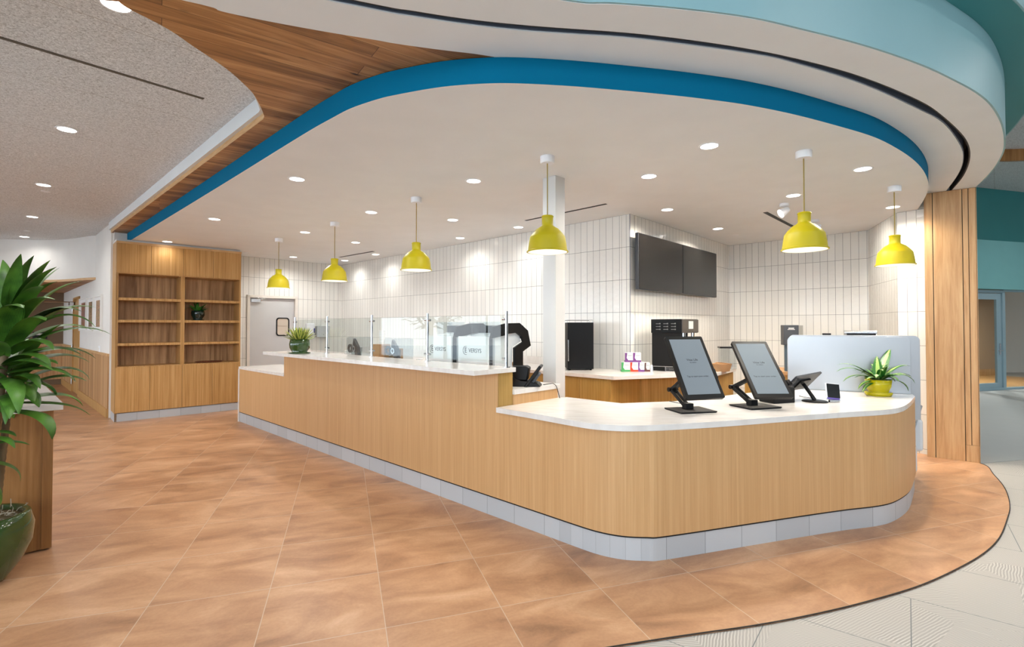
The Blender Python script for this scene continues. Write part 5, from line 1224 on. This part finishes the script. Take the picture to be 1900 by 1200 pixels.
# ------------------------------------------------------------------ pendants
def pendant_proto():
    r = thing('pendant_lamp', 'x', 'pendant lamp', (0, 0, HC), 0, 'mustard pendants over the counter')
    mb = MB(); mb.lathe([(0, -0.001), (0.06, -0.001), (0.06, -0.05), (0.055, -0.058), (0, -0.058)], 32); mb.build('ceiling_rose', M_lampw, r, smooth=2)
    mb = MB(); mb.tube([(0, 0, -0.055), (0, 0, -0.505)], 0.0045, 8); mb.build('cord', M_cord, r)
    rim = -0.80; R0 = 0.168
    prof = [(0.0, -0.497), (0.046, -0.497), (0.052, -0.505), (0.047, -0.512), (0.047, -0.575), (0.052, -0.585), (0.092, -0.61), (0.125, -0.645), (0.145, -0.672), (0.147, -0.678), (0.156, -0.73), (0.163, rim+0.012), (0.173, rim+0.006), (0.173, rim-0.002), (0.163, rim-0.002),
            (0.158, rim+0.01), (0.152, -0.73), (0.142, -0.678), (0.12, -0.648), (0.088, -0.615), (0.045, -0.59), (0.0, -0.59)]
    mb = MB(); mb.lathe(prof, 56)
    for f in mb.bm.faces:
        c = f.calc_center_median(); rr_ = math.hypot(c.x, c.y)
        i = 0
    mb.bm.faces.ensure_lookup_table()
    nseg = 56
    for idx, f in enumerate(mb.bm.faces):
        if idx//nseg >= 14: f.material_index = 1
    mb.build('lamp_shade', [M_yel, M_shadein], r, smooth=2)
    mb = MB(); mb.lathe([(0, -0.74), (0.145, -0.74), (0.145, -0.735), (0, -0.735)], 40); mb.build('diffuser', M_glowp, r)
    l = bpy.data.lights.new('pendant_light', 'SPOT'); l.energy = PEND_W*8; l.spot_size = R(125); l.spot_blend = 0.8; l.shadow_soft_size = 0.12; l.color = (1.0, 0.93, 0.82)
    lo = bpy.data.objects.new('pendant_light', l); C.objects.link(lo); lo.parent = r; lo.location = (0, 0, -0.75)
    return r
pend = [((1015.7, 290.5), 'mustard dome pendant hanging in front of the white column'),
        ((772.7, 366.8), 'mustard dome pendant second from the column towards the door'),
        ((621.3, 412.4), 'mustard dome pendant between the bar succulent and the tiled corner'),
        ((517.4, 442.5), 'smallest-looking mustard pendant, hanging in front of the kitchen door'),
        ((1491, 281), 'large mustard pendant hanging right of the wall screens'),
        ((1659, 346), 'mustard pendant farthest right, above the yellow potted plant')]
pr = None
for (px, py), lab in pend:
    x, y = U(px, py, HC)
    if pr is None: pr = pendant_proto(); pr.location = (x, y, HC); pr['label'] = lab
    else: copy_tree(pr, (x, y, HC), 0, lab)

# ------------------------------------------------------------------ recessed downlights
def down_proto():
    r = thing('downlight', 'x', 'ceiling light', (0, 0, HC), 0, 'recessed ceiling lights')
    mb = MB(); mb.lathe([(0.066, -0.004), (0.078, -0.004), (0.08, 0.0), (0.066, 0.0)], 32, close=True); mb.build('trim_ring', M_lampw, r, smooth=2)
    mb = MB(); mb.lathe([(0, -0.003), (0.067, -0.003)], 32); mb.build('lens', M_glow, r)
    l = bpy.data.lights.new('downlight_beam', 'SPOT'); l.energy = DOWN_W*4; l.spot_size = R(160); l.spot_blend = 0.9; l.shadow_soft_size = 0.06; l.color = (1.0, 0.985, 0.955)
    lo = bpy.data.objects.new('downlight_beam', l); C.objects.link(lo); lo.parent = r; lo.location = (0, 0, -0.01)
    return r
dl_spec = [(1316, 270.6, HC, 'nearest and largest-looking light in the white ceiling, right of the column pendant'),
 (1601, 313.3, HC, 'light in the white ceiling between the two right-hand pendants'),
 (1204, 327, HC, 'light in the white ceiling above the wall screens, second row'),
 (878.7, 335.5, HC, 'light in the white ceiling left of the column pendant'),
 (551, 332, HC, 'light in the white ceiling nearest the blue band on the left'),
 (1472, 362.4, HC, 'light in the white ceiling just left of the large right pendant cord'),
 (1656.7, 384, HC, 'light in the white ceiling crossed by the farthest right pendant cord'),
 (1238, 388.8, HC, 'light in the white ceiling close to the nearer wall screen'),
 (688.8, 393.6, HC, 'light in the white ceiling left of the second pendant canopy'),
 (840, 407.7, HC, 'light in the white ceiling right of the second pendant'),
 (961.9, 421.3, HC, 'light in the white ceiling left of the column near the black slot'),
 (398, 406.3, HC, 'light in the white ceiling in front of the bookcase, right one'),
 (310.5, 448, HC, 'light in the white ceiling directly above the bookcase cupboards'),
 (1332, 424, HC, 'light in the white ceiling above the farther wall screen'),
 (566, 430.8, HC, 'light in the white ceiling between the two farthest pendants'),
 (853.9, 441.3, HC, 'light in the white ceiling close to the long tiled wall'),
 (660, 449.6, HC, 'light in the white ceiling right of the third pendant cord'),
 (544, 476.6, HC, 'light in the white ceiling above the kitchen door'),
 (697, 471.7, HC, 'light in the white ceiling at the right end of the short slot'),
 (640, 483, HC, 'light in the white ceiling nearest the tiled corner'),
 (215, 8, Z3, 'acoustic ceiling light cut by the top of the picture, beside the planks'),
 (124, 240, Z3, 'largest-looking light in the textured grey ceiling'),
 (81, 343, Z3, 'second light from the front in the textured grey ceiling'),
 (60, 402, Z3, 'third light from the front in the textured grey ceiling'),
 (45, 439, Z3, 'farthest light in the textured grey ceiling above the tall plant'),
 (1872, 218, ZH, 'light in the high ceiling beyond the teal drum')]
dpz = None
def strength(root, k, warm=False):
    for ch in root.children:
        if ch.type == 'LIGHT':
            ch.data = ch.data.copy(); ch.data.energy *= k
            if warm: ch.data.color = (1.0, 0.91, 0.78)
KITCHEN = {(1204, 327): 2.4, (1238, 388.8): 2.6, (1332, 424): 3.2, (1472, 362.4): 4.5, (1656.7, 384): 2.4, (1601, 313.3): 1.8}
SOFT = {(853.9, 441.3): 0.6, (697, 471.7): 0.6, (640, 483): 0.6, (961.9, 421.3): 0.6, (310.5, 448): 0.2, (398, 406.3): 0.7, (45, 439): 0.4, (566, 430.8): 1.6, (544, 476.6): 1.3}
for px, py, z, lab in dl_spec:
    x, y = U(px, py, z)
    if dpz is None: dpz = down_proto(); dpz.location = (x, y, z); dpz['label'] = lab
    else:
        c = copy_tree(dpz, (x, y, z), 0, lab)
        if z == ZH: c.scale = (1.6, 1.6, 1.6); strength(c, 5)
        elif (px, py) in KITCHEN: strength(c, KITCHEN[(px, py)], True)
        elif (px, py) in SOFT: strength(c, SOFT[(px, py)])
# beyond the frame: the room's other lamps (behind the camera and over the hall)
for x, y, z in ((-4.5, 3.4, Z3), (-6.5, 5.0, Z3), (1.5, -1.5, ZH), (4.5, 1.0, ZH), (-2.5, -2.0, ZH), (7.5, 4.0, ZH), (12.5, 9.5, ZH), (10.5, 6.0, ZH)):
    c = copy_tree(dpz, (x, y, z), 0, 'round recessed ceiling light of the hall outside the picture')
    if z == ZH: strength(c, 5)
q = TP(0.6, 1.4); c = copy_tree(dpz, (q[0], q[1], 2.85), 0, 'unseen recessed light added to brighten the meeting room behind the glass door'); strength(c, 6)  # unseen lamps added to brighten the meeting room
q = TP(2.6, 1.4); c = copy_tree(dpz, (q[0], q[1], 2.85), 0, 'unseen recessed light added to brighten the meeting room behind the large fixed pane'); strength(c, 6)
# small discs (sprinkler covers)
for px, py, z, lab in ((85, 355, Z3, 'flat sprinkler cover beside the second light of the grey ceiling'), (49, 428, Z3, 'flat sprinkler cover near the farthest light of the grey ceiling'), (1365, 436, HC, 'flat sprinkler cover in the white ceiling beyond the screens'), (458, 467.5, HC, 'flat sprinkler cover in the white ceiling beside the bookcase')):
    x, y = U(px, py, z); o = thing('sprinkler_cover', lab, 'sprinkler', (x, y, z)); mb = MB(); mb.lathe([(0, -0.006), (0.045, -0.006), (0.05, 0), (0, 0)], 24); mb.build('disc', M_lampw, o, smooth=2)
# track heads
for px, py, lab in ((1455, 378, 'white adjustable spotlight on the ceiling left of the large right pendant'), (1512, 408, 'white adjustable spotlight half hidden by the large right pendant')):
    x, y = U(px, py, HC); o = thing('spotlight', lab, 'spotlight', (x, y, HC), 0)
    mb = MB(); mb.lathe([(0, -0.03), (0.05, -0.03), (0.05, 0), (0, 0)], 24); mb.build('ceiling_plate', M_lampw, o, smooth=2)
    Mh = Matrix.Translation((0, 0, -0.09)) @ Matrix.Rotation(R(-120), 4, 'Y') if px < 1500 else Matrix.Translation((0, 0, -0.09)) @ Matrix.Rotation(R(115), 4, 'Y')
    mb = MB(); mb.lathe([(0, -0.06), (0.03, -0.055), (0.055, 0.05), (0.05, 0.05), (0.03, 0.0), (0, 0.0)], 24, Mh); mb.build('lamp_head', M_lampw, o, smooth=2)
    mb = MB(); mb.lathe([(0, 0.035), (0.047, 0.035)], 24, Mh); mb.build('lens', M_glow, o)
    l = bpy.data.lights.new('spot_beam', 'SPOT'); l.energy = TRACK_W*2; l.spot_size = R(70); l.spot_blend = 0.8; l.shadow_soft_size = 0.04; l.color = (1, 0.94, 0.85)
    lo = bpy.data.objects.new('spot_beam', l); C.objects.link(lo); lo.parent = o; lo.matrix_local = Mh @ Matrix.Translation((0, 0, 0.06)) @ Matrix.Rotation(R(180), 4, 'X')
